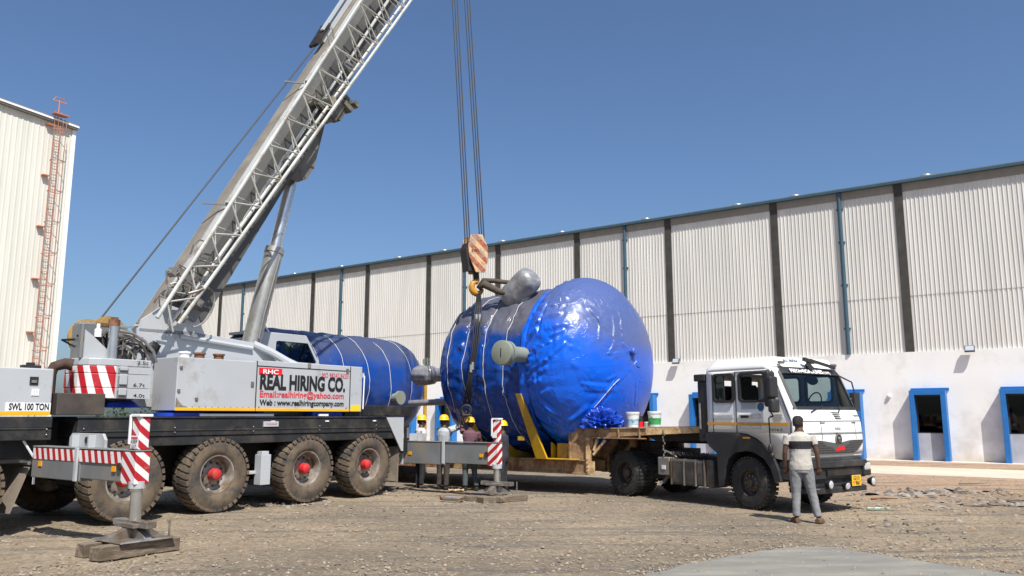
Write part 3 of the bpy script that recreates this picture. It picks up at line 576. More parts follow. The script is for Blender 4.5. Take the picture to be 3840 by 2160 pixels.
c().hexa([(6.9, -13.6, 1.84), (7.5, -13.6, 1.84), (7.5, -13.1, 1.84), (6.9, -13.1, 1.84), (6.9, -13.5, 1.93), (7.45, -13.6, 1.97), (7.4, -13.2, 1.95), (6.95, -13.15, 1.92)]).build('blue_sheeting', BLT, crane); c().box(7.7, 8.6, -13.3, -12.95, 1.695, 1.755).build('blue_sheeting', BLT, crane); c().box(11.1, 11.9, -13.3, -12.98, 1.695, 1.78).build('blue_sheeting', BLT, crane)
c().box(8.5, 10.1, -13.15, -12.93, 1.70, 1.74).build('alloy_ladder', WHTS, crane); c().box(11.2, 11.45, -12.95, -12.9, 1.70, 1.74).build('white_bracket', WHTS, crane)
# winch bay
c().hexa([(6.42, -13.14, 2.62), (6.46, -13.13, 2.62), (6.79, -14.12, 2.62), (6.75, -14.13, 2.62), (6.42, -13.14, 3.17), (6.46, -13.13, 3.17), (6.79, -14.12, 3.22), (6.75, -14.13, 3.22)]).box(6.79, 7.72, -14.16, -14.12, 2.62, 3.28).box(6.79, 7.72, -14.12, -13.3, 2.60, 2.64).build('winch_bay', GREYD, crane, bevel=.006)
c().hexa([(6.42, -13.16, 3.17), (7.72, -13.95, 3.27), (7.72, -14.0, 3.27), (6.42, -13.22, 3.17), (6.42, -13.16, 3.2), (7.72, -13.95, 3.3), (7.72, -14.0, 3.3), (6.42, -13.22, 3.2)]).build('bay_rim', GREY, crane)
c().prism([(6.48, 2.62), (7.05, 2.62), (6.62, 2.98), (6.48, 3.08)], lambda u, z: (u, -13.16, z), lambda u, z: (u, -13.13, z)).build('gusset_plate', GREY, crane)
dr = c().cyl((7.40, -14.9, 3.12), (7.40, -14.2, 3.12), .28, n=30).cyl((7.40, -14.95, 3.12), (7.40, -14.9, 3.12), .34, n=30).cyl((7.40, -14.2, 3.12), (7.40, -14.17, 3.12), .34, n=30).build('winch_drum', mat('winch_rope_brown', (.30, .19, .06), .6, var=.3, bump=.4, bscale=30), crane, smooth='auto')
c().cyl((6.90, -13.05, 2.62), (6.90, -13.05, 3.20), .078, n=20).build('counterweight_cylinder', CHROME, crane, smooth='auto')
c().cyl((6.90, -13.05, 3.17), (6.90, -13.05, 3.27), .09, n=16).box(6.86, 6.94, -13.1, -13.0, 3.25, 3.31).box(6.73, 7.03, -13.3, -13.2, 3.16, 3.22).build('cylinder_head', RUST, crane)
R = random.Random(9); hz_ = c()
for i in range(16):
    u, v, z = R.uniform(6.6, 7.6), R.uniform(-13.7, -13.0), 2.62
    hz_.tube([(u, v, z), (u+R.uniform(-.1, .1), v, z+.2), (u+R.uniform(-.2, .3), v-.1, z+R.uniform(.3, .5)), (u+R.uniform(0, .5), v-.2, z+R.uniform(.1, .4))], .02, 6)
hz_.box(6.68, 6.82, -13.5, -13.3, 2.62, 3.0).box(7.05, 7.25, -13.35, -13.2, 2.62, 2.8).build('hydraulic_hose', BLKP, crane, smooth='auto')
c().tube([(6.98, -13.05, 3.10), (7.2, -13.02, 3.07), (7.42, -13.0, 2.95), (7.58, -12.98, 2.78), (7.64, -12.98, 2.60)], .028, 8).tube([(6.98, -13.05, 3.0), (7.2, -13.1, 3.02), (7.40, -13.08, 2.92), (7.52, -13.08, 2.75), (7.58, -13.05, 2.55)], .028, 8).tube([(7.0, -13.1, 3.15), (7.1, -13.1, 3.15), (7.1, -13.1, 2.7)], .012, 6).tube([(7.1, -13.1, 2.9), (7.35, -13.1, 2.66)], .014, 6).build('hydraulic_pipe', STEEL, crane, smooth='auto')
c().lathe([(0, .06), (.12, .06), (.14, .03), (.22, .03), (.22, 0)], (6.72, -13.2, 2.98), (0, 0, 1), 12).build('fluid_bottle', WHTS, crane, smooth='auto')
c().tube([(7.9, -13.75, 2.9), (8.0, -13.72, 3.02), (8.12, -13.72, 2.95), (8.05, -13.7, 2.82), (7.9, -13.7, 2.9)], .03, 6).sphere((8.02, -13.74, 2.92), (.12, .06, .11)).build('swivel_block', DARK, crane)
# operator cab on the far side
cb = MB(CM)
prof = [(10.95, 2.0), (10.95, 3.40), (11.10, 3.52), (12.45, 3.55), (12.85, 2.96), (13.05, 2.4), (13.0, 2.0)]
win = [(11.58, 2.94), (11.63, 3.36), (12.50, 3.38), (12.78, 2.95)]
def ringface(b, outer, inner, f0, f1):
    """plate with a window: outer and inner rings bridged by quads of equal count"""
    n = len(outer)
    for f in (f0, f1): b._add([f(*p) for p in outer] + [f(*p) for p in inner], [(i, (i+1) % n, (i+1) % n+n, i+n) for i in range(n)])
    b._add([f0(*p) for p in inner] + [f1(*p) for p in inner], [(i, (i+1) % n, (i+1) % n+n, i+n) for i in range(n)])
    b._add([f0(*p) for p in outer] + [f1(*p) for p in outer], [(i, (i+1) % n, (i+1) % n+n, i+n) for i in range(n)])
inn = [(11.58, 2.94), (11.60, 3.36), (11.66, 3.38), (12.50, 3.38), (12.78, 2.95), (12.75, 2.92), (12.70, 2.92)]
for v in (-14.92, -15.75): ringface(cb, prof, inn, lambda u, z: (u, v, z), lambda u, z: (u, v+.04, z))
cb.box(10.96, 12.45, -15.75, -14.89, 3.50, 3.56).box(10.95, 10.99, -15.74, -14.9, 2.0, 3.42).box(11.0, 13.0, -15.7, -14.9, 2.0, 2.3)
cabo = cb.build('operator_cab', GREY, crane, bevel=.01)
GLZ = glassmat('cab_glass', (.32, .50, .50))
c().prism(inn, lambda u, z: (u, -14.905, z), lambda u, z: (u, -14.90, z)).prism([(12.47, 3.5), (13.03, 2.4), (13.04, 2.4), (12.48, 3.5)], lambda u, z: (u, -15.7, z), lambda u, z: (u, -14.95, z)).build('window', GLZ, cabo)
c().box(11.3, 11.8, -15.6, -15.1, 2.3, 2.75).box(11.25, 11.4, -15.55, -15.15, 2.7, 3.25).box(12.4, 12.7, -15.5, -15.2, 2.3, 3.0).box(12.45, 12.5, -15.5, -15.2, 3.0, 3.25).build('seat', INTR, cabo)
c().tube([(10.9, -14.9, 3.2), (10.9, -14.9, 3.5), (11.0, -14.9, 3.66), (11.3, -14.9, 3.67), (11.4, -14.9, 3.56)], .015, 6).build('grab_rail', WHTS, cabo)
# boom: L along, n upward from underside, v across
def BP(L, n, v): return (9.83 + .4985*L - .8669*n, v, 5.05 + .8669*L + .4985*n)
def boomprism(L0, L1, poly, b=None):
    b = b or c(); return b.prism(poly, lambda n, v: BP(L0, n, v), lambda n, v: BP(L1, n, v))
sec = [(0, -13.98), (.05, -13.90), (.62, -13.88), (.78, -13.93), (.86, -14.05), (.88, -14.15), (.88, -14.5), (.80, -14.72), (.66, -14.82), (.05, -14.82), (0, -14.75)]
sec = [(-.14 + n*.955, v) for n, v in sec]
boom = boomprism(-2.35, 10.9, sec).build('boom', BOOMP, crane, smooth='auto')
sec2 = [(n*.84+.05, (v+14.36)*.86-14.36) for n, v in sec]; boomprism(10.9, 14.3, sec2).build('inner_boom_section', BOOMP, boom, smooth='auto')
boomprism(10.75, 11.0, [((n-.44)*1.08+.44, (v+14.36)*1.1-14.36) for n, v in sec]).build('boom_collar', BOOMP, boom, smooth='auto')
b = c()
for v in (-14.62, -14.36, -14.1): b.cyl(BP(14.55, .15, v-.05), BP(14.55, .15, v+.05), .30, n=24)
b.hexa([BP(14.2, 0, -14.75), BP(14.2, .85, -14.75), BP(14.2, .85, -13.97), BP(14.2, 0, -13.97), BP(14.8, .05, -14.75), BP(14.8, .3, -14.75), BP(14.8, .3, -13.97), BP(14.8, .05, -13.97)]).build('boom_head', GREYD, boom)
boomprism(-2.2, 10.7, [(-.12, -13.905), (.50, -13.885), (.66, -13.93), (.66, -13.90), (.50, -13.852), (-.12, -13.87)]).build('side_shade_band', mat('boom_side_shade', (.075, .075, .07), .6, var=.2, scale=1.2, dirt=(.15, .14, .12), dirt_amt=.1), boom)  # thin dark sheet on the boom side, painting in the shade behind the jib
boomprism(-2.3, 10.8, [(.701, -14.16), (.701, -14.5), (.709, -14.5), (.709, -14.16)]).build('top_plate', mat('boom_top_dust', (.19, .17, .14), .7, var=.2), boom)
c().prism([(7.75, 3.2), (7.80, 3.42), (8.25, 3.75), (8.9, 3.6), (9.1, 3.2)], lambda u, z: (u, -13.86, z), lambda u, z: (u, -13.80, z)).build('boom_foot_plate', GREY, crane)
# lift cylinder, its lug on the underside of the boom
for v in (-14.62, -14.10): c().prism([(2.2, -.12), (4.4, -.12), (3.3, -.44), (2.9, -.56), (2.55, -.54), (2.35, -.42)], lambda L, n: BP(L, n, v), lambda L, n: BP(L, n, v+.07)).build('cylinder_lug', mat('lug_olive_grey', (.17, .165, .14), .6, var=.25, dirt=(.08, .05, .03), dirt_amt=.5), boom)
top = Vector((11.46, -14.32, 7.28)); bot = Vector((10.45, -14.32, 2.9)); ax_ = (top-bot).normalized(); j = bot + ax_*((5.32-2.9)/ax_.z)
lc = c().cyl(bot, j, .195, n=28).cyl(j-ax_*.12, j, .21, n=28).build('lift_cylinder', mat('cylinder_grey', (.34, .34, .32), .35, metal=.5, var=.15, dirt=(.2, .18, .14), dirt_amt=.3), crane, smooth='auto')
c().cyl(j, top, .125, n=24).cyl(top-Vector((0, .25, 0)), top+Vector((0, .25, 0)), .13, n=20).build('cylinder_rod', CHROME, lc, smooth='auto')
c().tube([j+Vector((-.02, .215, -.2)), bot+ax_*.9+Vector((-.02, .22, 0)), bot+ax_*.4+Vector((0, .22, 0))], .022, 6).build('cylinder_pipe', GREYD, lc)
# stowed lattice jib on the near side of the boom
def U(L): return .97 + .004*L
def Wn(L): return .45 - .063*(L+.5)
jb = c(); vf_, vn_ = -13.58, -13.28
for vv in (vn_, vf_):
    if vv == vn_: jb.tube([BP(-2.45, U(-2.4), vv), BP(11.2, U(11), vv)], .038, 10)
    jb.tube([BP(-2.3, Wn(-2.3), vv), BP(11.2, Wn(11.2), vv)], .036, 10)
jib = jb.build('lattice_jib', SILV, boom, smooth='auto')
bt = c(); L = -2.1; i = 0
while L < 10.6:
    M_ = L + .42
    bt.tube([BP(L, U(L), vn_), BP(M_, Wn(M_), vn_)], .019, 6); bt.tube([BP(L, U(L), vn_), BP(M_-.80, Wn(M_-.8), vn_)], .019, 6)
    bt.tube([BP(L+.35, U(L)-.12, vf_), BP(M_+.1, Wn(M_), vf_)], .014, 6); bt.tube([BP(L+.35, U(L)-.12, vf_), BP(M_-.65, Wn(M_-.65), vf_)], .014, 6)
    bt.tube([BP(M_, Wn(M_), vn_), BP(M_, Wn(M_), vf_)], .012, 6)
    L += .80; i += 1
bt.build('bracing', SILV, jib, smooth='auto')
c().tube([BP(-1.6, .35, -13.80), BP(10.9, .12, -13.80)], .04, 8).build('jib_pipe', SILV, jib, smooth='auto')
for L in (-1.9, 2.2, 5.4, 8.6):
    sb = c().hexa([BP(L, .1, -13.9), BP(L+.22, .1, -13.9), BP(L+.22, .1, -13.7), BP(L, .1, -13.7), BP(L, .30, -13.9), BP(L+.22, .30, -13.9), BP(L+.22, .30, -13.7), BP(L, .30, -13.7)])
    sb.build('jib_support', GREYD, boom)
br_ = c()
P = lambda L, n, v: BP(L, n, v)
def bx_(L0, L1, n0, n1, v0, v1): br_.hexa([P(L0, n0, v0), P(L1, n0, v0), P(L1, n0, v1), P(L0, n0, v1), P(L0, n1, v0), P(L1, n1, v0), P(L1, n1, v1), P(L0, n1, v1)])
bx_(3.8, 4.4, -.10, .06, -13.75, -13.4); bx_(3.95, 4.25, -.22, -.10, -13.7, -13.45); bx_(4.3, 4.42, -.30, -.02, -13.55, -13.35); bx_(4.50, 4.60, -.36, -.20, -13.55, -13.3); bx_(4.0, 4.1, -.1, .5, -13.8, -13.7); bx_(4.5, 4.6, -.25, .0, -13.5, -13.42)
br_.cyl(P(4.2, .2, -13.8), P(4.2, .2, -13.45), .10, n=14).cyl(P(3.9, .45, -13.8), P(3.9, .45, -13.6), .06, n=12).build('jib_bracket', mat('bracket_olive', (.10, .095, .075), .6, var=.3, dirt=(.3, .27, .2), dirt_amt=.4), boom)
sm = c()
for L in (.6, 4.35): sm.bar(BP(L, .74, -14.0), BP(L-.15, 1.02, -14.3), .04, .03).bar(BP(L, .70, -13.95), BP(L, .80, -13.85), .08, .05)
for L in (5.0, 5.25): sm.tube([BP(L, .98, -13.3), BP(L+.22, 1.22, -13.3)], .012, 5)
sm.build('rope_guide', GREYD, boom)
sm = c().hexa([P(6.0, .72, -14.55), P(11.5, .72, -14.55), P(11.5, .72, -14.35), P(6.0, .72, -14.35), P(6.0, .82, -14.55), P(11.5, .85, -14.55), P(11.5, .85, -14.35), P(6.0, .82, -14.35)])
sm.hexa([P(6.2, .92, -14.4), P(11.5, .96, -14.4), P(11.5, .96, -14.3), P(6.2, .92, -14.3), P(6.2, .96, -14.4), P(11.5, 1.0, -14.4), P(11.5, 1.0, -14.3), P(6.2, .96, -14.3)]).build('top_rail', GREY, boom)
c().hexa([P(5.75, .82, -14.6), P(6.5, .84, -14.6), P(6.5, .84, -14.3), P(5.75, .82, -14.3), P(5.75, .89, -14.6), P(6.5, .92, -14.6), P(6.5, .92, -14.3), P(5.75, .89, -14.3)]).build('rail_bracket', DARK, boom)
R = random.Random(21); hs = c()
for i in range(22):
    L, n, v = R.uniform(-2.3, -1.0), R.uniform(.45, 1.1), R.uniform(-13.75, -13.3); k = R.uniform(.15, .5)
    hs.tube([BP(L, n, v), BP(L+k*.4, n+R.uniform(-.1, .2), v+.06), BP(L+k*.8, n+R.uniform(-.2, .1), v+.05), BP(L+k, n-.15, v)], R.uniform(.012, .03), 6)
for i in range(6): 
    L, n = R.uniform(-2.3, -1.2), R.uniform(.2, 1.1); hs.hexa([BP(L+a, n+b_, v) for v in (-13.7, -13.5) for a, b_ in ((0, 0), (.14, 0), (.14, .12), (0, .12))])
hs.build('boom_foot_hoses', STEEL, boom, smooth='auto')
c().tube([BP(-1.72+.42*cos(radians(a)), .30+.24*sin(radians(a)), -13.45) for a in range(-160, 100, 20)], .02, 8).build('looped_hose', STEEL, boom, smooth='auto')
# ropes
rp = c(); rp.tube([(7.35, -14.42, 3.40), BP(6.2, .80, -14.42)], .016, 6)
HB = Vector((-.87, 19.5, 5.9))
def toC(w): # world -> crane local
    d_ = Vector(w) - CO; return Vector((d_.x*.584 + d_.y*.812, -(d_.x*.812 - d_.y*.584), d_.z))
hl = MB()
tipw = Vector((-1.78, 22.0, 17.5)); 
for g_, x0 in ((0, -1.10), (1, -.74)):
    for i in range(3):
        bw = Vector((x0 + (i-1)*.055, 19.5 + (i-1)*.03, 5.95)); tw = tipw + Vector(((.22 if g_ else -.12) + (i-1)*.075, (i-1)*.06, 0))
        hl.tube([toC(bw), toC(tw)], .016, 6)
me_ = hl.build('hoist_rope', ROPE, crane); rp.build('luffing_rope', ROPE, crane)
# ------------------------------------------------------------ hook block
hk = thing('hook_block', 'orange and cream striped hook block with yellow hook hanging above the blue vessel', 'hook block', (-.87, 19.5, 4.6), radians(30)); hk.rotation_euler = (0, radians(-4), radians(30))
hbm = stripes('hazard_hook_block', (1, 0, 0), 1., 2.9, .15, red=(.34, .06, .02), white=(.62, .40, .19), wear=.12)
for y in (-.20, .16):
    MB().prism([(-.16, 1.50), (.16, 1.50), (.29, 1.20), (.27, .85), (.17, .56), (-.08, .56), (-.24, .95), (-.25, 1.22)], lambda x, z: (x, y, z), lambda x, z: (x, y+.04, z)).build('cheek_plate', hbm, hk, bevel=.012)
b = MB()
for y in (-.07, .0, .07): b.cyl((0, y-.025, 1.15), (0, y+.025, 1.15), .24, n=24)
b.box(-.24, .2, -.12, .12, .62, 1.0).build('sheave', DARK, hk)
MB().prism([(-.30, 1.15), (-.22, 1.3), (-.22, .6), (-.26, .6)], lambda x, z: (x, -.16, z), lambda x, z: (x, .16, z)).build('side_guard', DARK, hk)
lettering('SWL', (-.17, -.204, 1.06), (1, 0, 0), (0, 0, 1), .10, TXTK, hk, fit=.22, bold=.015)
MB().cyl((.02, 0, .62), (.02, 0, .42), .075, n=14).build('swivel', DARK, hk, smooth='auto')
hp_ = [(.03, .46), (.06, .40), (.02, .34)] + [(.03 - .15*sin(radians(t)), .21 + .155*cos(radians(t))) for t in (20, 50, 80, 110, 140, 170, 200, 230, 255)]
MB().tube([(x, 0, z) for x, z in hp_], [.05, .052, .06, .066, .072, .078, .082, .082, .078, .065, .05, .035], 12).build('hook', mat('hook_yellow', (.62, .29, .02), .45, var=.2, dirt=(.15, .08, .04), dirt_amt=.5), hk, smooth=True)
# slings
sl_ = thing('wire_sling', 'dark wire rope sling with silver ferrules hanging from the hook beside the vessel', 'sling', (-.85, 19.45, 1.9))
def wsl(x, y, z): return Vector((x+.85, y-19.45, z-1.9))
b = MB()
for k in range(4):
    dx = (k-1.5)*.055; b.tube([wsl(-.81+dx*.4, 19.45, 4.66), wsl(-.82+dx, 19.2, 4.1), wsl(-.88+dx*.7, 18.95, 3.2), wsl(-.98+dx*.5, 18.93, 2.6), wsl(-1.06+dx*.9, 19.0, 1.95)], .019, 6)
b.build('wire_leg', ROPE, sl_, smooth=True)
FER = mat('aluminium_ferrule', (.6, .6, .58), .3, metal=.8)
for x, y, z in ((-.855, 19.19, 4.02), (-.775, 19.19, 4.02), (-.92, 18.93, 2.86), (-.96, 18.93, 2.80)): MB().cyl(wsl(x, y, z-.09), wsl(x, y, z+.09), .034, n=12).build('ferrule', FER, sl_, smooth='auto')
sk = MB().tube([(.11*cos(radians(a)), 0, .11*sin(radians(a))) for a in range(-60, 241, 20)], .026, 8).cyl((-.09, 0, -.12), (.09, 0, -.12), .03, n=8).build('shackle', DARK, None, smooth='auto')
sk.location = (-1.06, 18.98, 1.84); tag(sk, 'dark bow shackle at the foot of the wire sling above the workers', 'shackle')
ws = thing('webbing_sling', 'thick brown sling stretched from the hook to the plastic-wrapped top nozzle', 'sling', (-.4, 19.4, 4.9))
def wq(x, y, z): return Vector((x+.4, y-19.4, z-4.9))
MB().tube([wq(-.84, 19.55, 4.80), wq(-.70, 19.50, 4.98), wq(-.45, 19.45, 4.97), wq(.05, 19.3, 4.89)], [.05, .075, .06, .05], 8).tube([wq(-.82, 19.45, 4.78), wq(-.68, 19.4, 4.88), wq(-.35, 19.35, 4.70), wq(-.05, 19.25, 4.60)], [.06, .10, .08, .06], 8).build('sling_leg', SLING, ws, smooth=True)
# ============================================================ low-bed trailer (X forward along its near side, Y inward)
TRZ = atan2(-.584, .812); T0 = Vector((1.515, 18.16, 0))
tr = thing('low_bed_trailer', 'rusty tan low-bed trailer with raised gooseneck carrying the big blue vessel', 'trailer', T0, TRZ)
TW = 2.9
b = MB().box(-9, .15, 0, .12, .43, .74).box(-9, .15, TW-.12, TW, .43, .74).box(-9, .1, .9, 1.15, .45, .70).box(-9, .1, 1.75, 2.0, .45, .70).box(-9, 0, .12, TW-.12, .70, .728)
b.box(-9, .18, -.04, .0, .43, .465).box(-9, .18, -.03, .0, .715, .745)
for i in range(14): b.box(-8.8+i*.64, -8.76+i*.64, -.03, .0, .465, .715)
b.build('low_deck', TRAIL, tr, bevel=.006)
b = MB()
for y in (0, TW-.14, 1.0, 1.7): b.prism([(-.27, .74), (-.27, 1.41), (1.62, 1.435), (1.62, 1.30), (.32, 1.22), (.32, 1.05), (.17, .9), (.17, .43), (-.05, .43), (-.05, .74)], lambda x, z: (x, y, z), lambda x, z: (x, y+.14, z))
b.box(-.27, .0, .14, TW-.14, .78, 1.40).box(-.29, -.25, -.03, TW, .74, 1.42)
b.prism([(-.27, 1.412), (1.62, 1.437), (1.62, 1.457), (-.27, 1.432)], lambda x, z: (x, -.03, z), lambda x, z: (x, TW+.03, z))
b.box(.05, 1.62, -.05, .0, 1.215, 1.24)
for x in (.42, .95, 1.45): b.box(x, x+.03, -.03, .0, 1.24, 1.42)
b.build('gooseneck', TRAIL, tr, bevel=.005)
b = MB().prism([(1.60, 1.30), (1.60, 1.45), (3.15, 1.505), (3.15, 1.38)], lambda x, z: (x, -.01, z), lambda x, z: (x, .10, z)).prism([(1.60, 1.30), (1.60, 1.45), (3.15, 1.505), (3.15, 1.38)], lambda x, z: (x, TW-.1, z), lambda x, z: (x, TW, z))
b.build('neck_rail', TRAILY, tr, bevel=.006)
MB().prism([(1.60, 1.40), (1.60, 1.46), (3.2, 1.512), (3.2, 1.44)], lambda x, z: (x, .10, z), lambda x, z: (x, TW-.1, z)).box(1.9, 3.1, .9, 2.1, 1.12, 1.42).prism([(1.4, 1.30), (3.0, 1.34), (3.0, 1.22), (1.7, 1.16)], lambda x, z: (x, .35, z), lambda x, z: (x, .5, z)).build('neck_plate', DARK, tr)
b = MB().prism([(.17, .45), (.26, .45), (.26, 1.22), (.17, 1.22)], lambda x, z: (x, -.06, z), lambda x, z: (x, .06, z)).bar((.32, .02, .86), (.62, .02, 1.18), .06, .05).bar((.34, .02, .95), (.42, .02, 1.2), .07, .05)
for z in (.52, .60, .68, .78): b.lathe([(0, .018), (.02, .018)], (.215, -.06, z), (0, -1, 0), 10)
b.box(.26, .36, -.05, .0, .45, .72).build('side_bracket', TRAILY, tr)
b = MB()
for i in range(9): b.tube([(2.02+.02*sin(i*2), -.03, 1.36-.06*i + a) for a in (.0, .05)], .016, 6)
b.tube([(2.25, .1, .86), (2.1, .08, .95), (2.02, -.02, 1.0)], .02, 6).build('chain', STEEL, tr)
b = MB()
for y in (.06, .95, TW-.3): b.prism([(-.5, 1.0), (-.35, .74), (-1.25, .74), (-1.25, 1.0), (-1.75, 2.4), (-1.6, 2.4)], lambda x, z: (x, y, z), lambda x, z: (x, y+.04, z))
# ============================================================ big wrapped vessel
VC = Vector((1.83, 19.5, 2.9))
vs_ = thing('wrapped_vessel', 'huge bulging vessel wrapped in shiny blue tarpaulin and cords on the low-bed trailer', 'vessel', (VC.x, VC.y, .75), TRZ)
def tarpmat(name, blue, dust, zt, fade, amt, rough=.30, xk=0.):
    m = bpy.data.materials.new(name); m.use_nodes = True; N = m.node_tree.nodes; L = m.node_tree.links; b = N['Principled BSDF']
    tc = N.new('ShaderNodeTexCoord'); nz = N.new('ShaderNodeTexNoise'); nz.inputs['Scale'].default_value = 1.3; nz.inputs['Detail'].default_value = 8; nz.inputs['Roughness'].default_value = .65; L.new(tc.outputs['Object'], nz.inputs['Vector'])
    sx = N.new('ShaderNodeSeparateXYZ'); L.new(tc.outputs['Object'], sx.inputs[0])
    a = N.new('ShaderNodeMath'); a.operation = 'MULTIPLY_ADD'; a.inputs[1].default_value = 1.4; L.new(nz.outputs[0], a.inputs[0]); xm = N.new('ShaderNodeMath'); xm.operation = 'MULTIPLY_ADD'; xm.inputs[1].default_value = xk; L.new(sx.outputs[0], xm.inputs[0]); L.new(sx.outputs[2], xm.inputs[2]); L.new(xm.outputs[0], a.inputs[2])
    mr = N.new('ShaderNodeMapRange'); mr.inputs[1].default_value = zt + .7; mr.inputs[2].default_value = zt + .7 + fade; mr.inputs[3].default_value = 0; mr.inputs[4].default_value = amt; L.new(a.outputs[0], mr.inputs[0])
    mx = N.new('ShaderNodeMix'); mx.data_type = 'RGBA'; L.new(mr.outputs[0], mx.inputs[0]); mx.inputs[6].default_value = (*blue, 1); mx.inputs[7].default_value = (*dust, 1); L.new(mx.outputs[2], b.inputs['Base Color'])
    b.inputs['Roughness'].default_value = rough; b.inputs['Specular IOR Level'].default_value = .5
    hs_ = None
    for k_, (rot, sc, scl, thr, amt_) in enumerate((((0, 0, 0), (2.2, 2.2, .55), 1.6, .045, 1.), ((radians(40), radians(30), 0), (3.2, .8, 2.6), 1.3, .05, .8), ((radians(-50), 0, radians(50)), (.7, 3.2, 3.0), 1.5, .04, .8), ((0, 0, 0), (1, 1, 1), 4., .06, .15))):
        mp = N.new('ShaderNodeMapping'); mp.inputs['Rotation'].default_value = rot; mp.inputs['Scale'].default_value = sc; mp.inputs['Location'].default_value = (k_*3.7,)*3; L.new(tc.outputs['Object'], mp.inputs[0])
        n2 = N.new('ShaderNodeTexNoise'); n2.inputs['Scale'].default_value = scl; n2.inputs['Detail'].default_value = 3; n2.inputs['Roughness'].default_value = .5; n2.inputs['Distortion'].default_value = .9; L.new(mp.outputs[0], n2.inputs['Vector'])
        w = N.new('ShaderNodeMath'); w.operation = 'SUBTRACT'; w.inputs[1].default_value = .5; L.new(n2.outputs[0], w.inputs[0]); w2 = N.new('ShaderNodeMath'); w2.operation = 'ABSOLUTE'; L.new(w.outputs[0], w2.inputs[0])
        w3 = N.new('ShaderNodeMapRange'); w3.interpolation_type = 'SMOOTHSTEP'; w3.inputs[1].default_value = 0; w3.inputs[2].default_value = thr; w3.inputs[3].default_value = amt_; w3.inputs[4].default_value = 0; L.new(w2.outputs[0], w3.inputs[0])
        n3 = N.new('ShaderNodeTexNoise'); n3.inputs['Scale'].default_value = .9; n3.inputs['Detail'].default_value = 2; L.new(mp.outputs[0], n3.inputs['Vector']); w4 = N.new('ShaderNodeMapRange'); w4.inputs[1].default_value = .50; w4.inputs[2].default_value = .66; L.new(n3.outputs[0], w4.inputs[0])
        w5 = N.new('ShaderNodeMath'); w5.operation = 'MULTIPLY'; L.new(w3.outputs[0], w5.inputs[0]); L.new(w4.outputs[0], w5.inputs[1])
        if hs_ is None: hs_ = w5.outputs[0]
        else: ad = N.new('ShaderNodeMath'); ad.operation = 'ADD'; L.new(hs_, ad.inputs[0]); L.new(w5.outputs[0], ad.inputs[1]); hs_ = ad.outputs[0]
    bp = N.new('ShaderNodeBump'); bp.inputs['Strength'].default_value = .45; bp.inputs['Distance'].default_value = .014; L.new(hs_, bp.inputs['Height']); L.new(bp.outputs[0], b.inputs['Normal'])
    return m
TB = tarpmat('blue_tarpaulin', (.0005, .10, .64), (.10, .115, .16), 3.0, .6, .75, .32, .75)
TBL = tarpmat('dusty_blue_tarpaulin', (.001, .042, .25), (.11, .105, .10), 2.80, .3, .85, .26)
OZ = VC.z - .75
CREASES = [(Vector(a), Vector(b), random.uniform(.03, .055), random.uniform(.035, .06)) for l in [[(-0.49,-1.94,-0.32),(0.16,-2.1,0.01),(0.55,-1.92,0.37)],[(1.35,-0.1,0.05),(1.2,-0.94,-0.5),(0.85,-1.3,-1.05)],[(1.08,-0.38,1.28),(1.21,-0.5,0.88),(1.3,-0.56,0.34)],[(1.13,-0.71,1.0),(1.23,-0.88,0.41),(1.19,-1.07,0.18)],[(1.11,0.14,1.27),(1.33,-0.28,0.35)],[(0.98,-1.12,1.01),(1.07,-1.28,0.47)],[(-0.61,-1.57,1.08),(0.15,-1.67,1.28)],[(-0.3,-1.86,0.85),(0.31,-1.76,1.08)],[(-0.33,-1.59,1.28),(0.32,-1.44,1.47)],[(0.86,-1.55,-0.6),(1.18,-0.91,-0.63)],[(0.82,-1.64,-0.51),(1.11,-1.15,-0.55)],[(-0.45,-1.88,-0.62),(-0.01,-2.07,-0.42)],[(-0.38,-1.84,-0.84),(0.15,-2.01,-0.64)],[(1.34,-0.3,0.26),(1.36,-0.02,0.01)],[(1.34,-0.3,0.26),(1.23,-0.97,0.14)],[(-0.05,-1.78,-1.14),(0.34,-1.38,-1.52)],[(0.35,-1.55,-1.35),(0.77,-1.42,-1.05)],[(-0.13,-1.91,-0.88),(0.17,-1.73,-1.18)],[(1.36,-0.11,0.01),(1.32,-0.07,-0.52),(1.23,0.04,-0.96)],[(0.81,-1.25,1.19),(1.1,-1.07,0.75)],[(-0.5,-1.92,0.38),(-0.19,-1.94,0.75)],[(-0.35,-2.02,0.06),(-0.11,-2.06,0.39)],[(1.15,-1.11,-0.42),(1.27,-0.79,-0.28)],[(0.14,-1.97,0.73),(0.53,-1.79,0.8)],[(0.26,-2.0,0.55),(0.48,-1.88,0.67)]]
           for a, b in zip(l, l[1:])]
RQ = random.Random(77)
for _ in range(46):                                   # folds pulled toward the seam cord
    a_ = RQ.uniform(0, 6.28); r0 = 1.9; q0 = Vector((-.58, r0*cos(a_), r0*sin(a_))); s1_ = RQ.uniform(-.25, .35); a1_ = a_ + RQ.uniform(-.22, .22); q1 = Vector((s1_, 2.1*cos(a1_), 2.1*sin(a1_))); CREASES.append((q0, q1, RQ.uniform(.015, .04), RQ.uniform(.025, .05)))
for _ in range(34):                                   # folds fanning out from the gathered knot on the dome
    a_ = RQ.uniform(0, 6.28); L_ = RQ.uniform(.35, 1.3); k_ = Vector((1.34, -.3, .26)); q1 = k_ + Vector((-.22*L_*L_, L_*cos(a_), L_*sin(a_))); CREASES.append((k_ + (q1-k_)*.12, q1, RQ.uniform(.008, .028), RQ.uniform(.025, .045)))
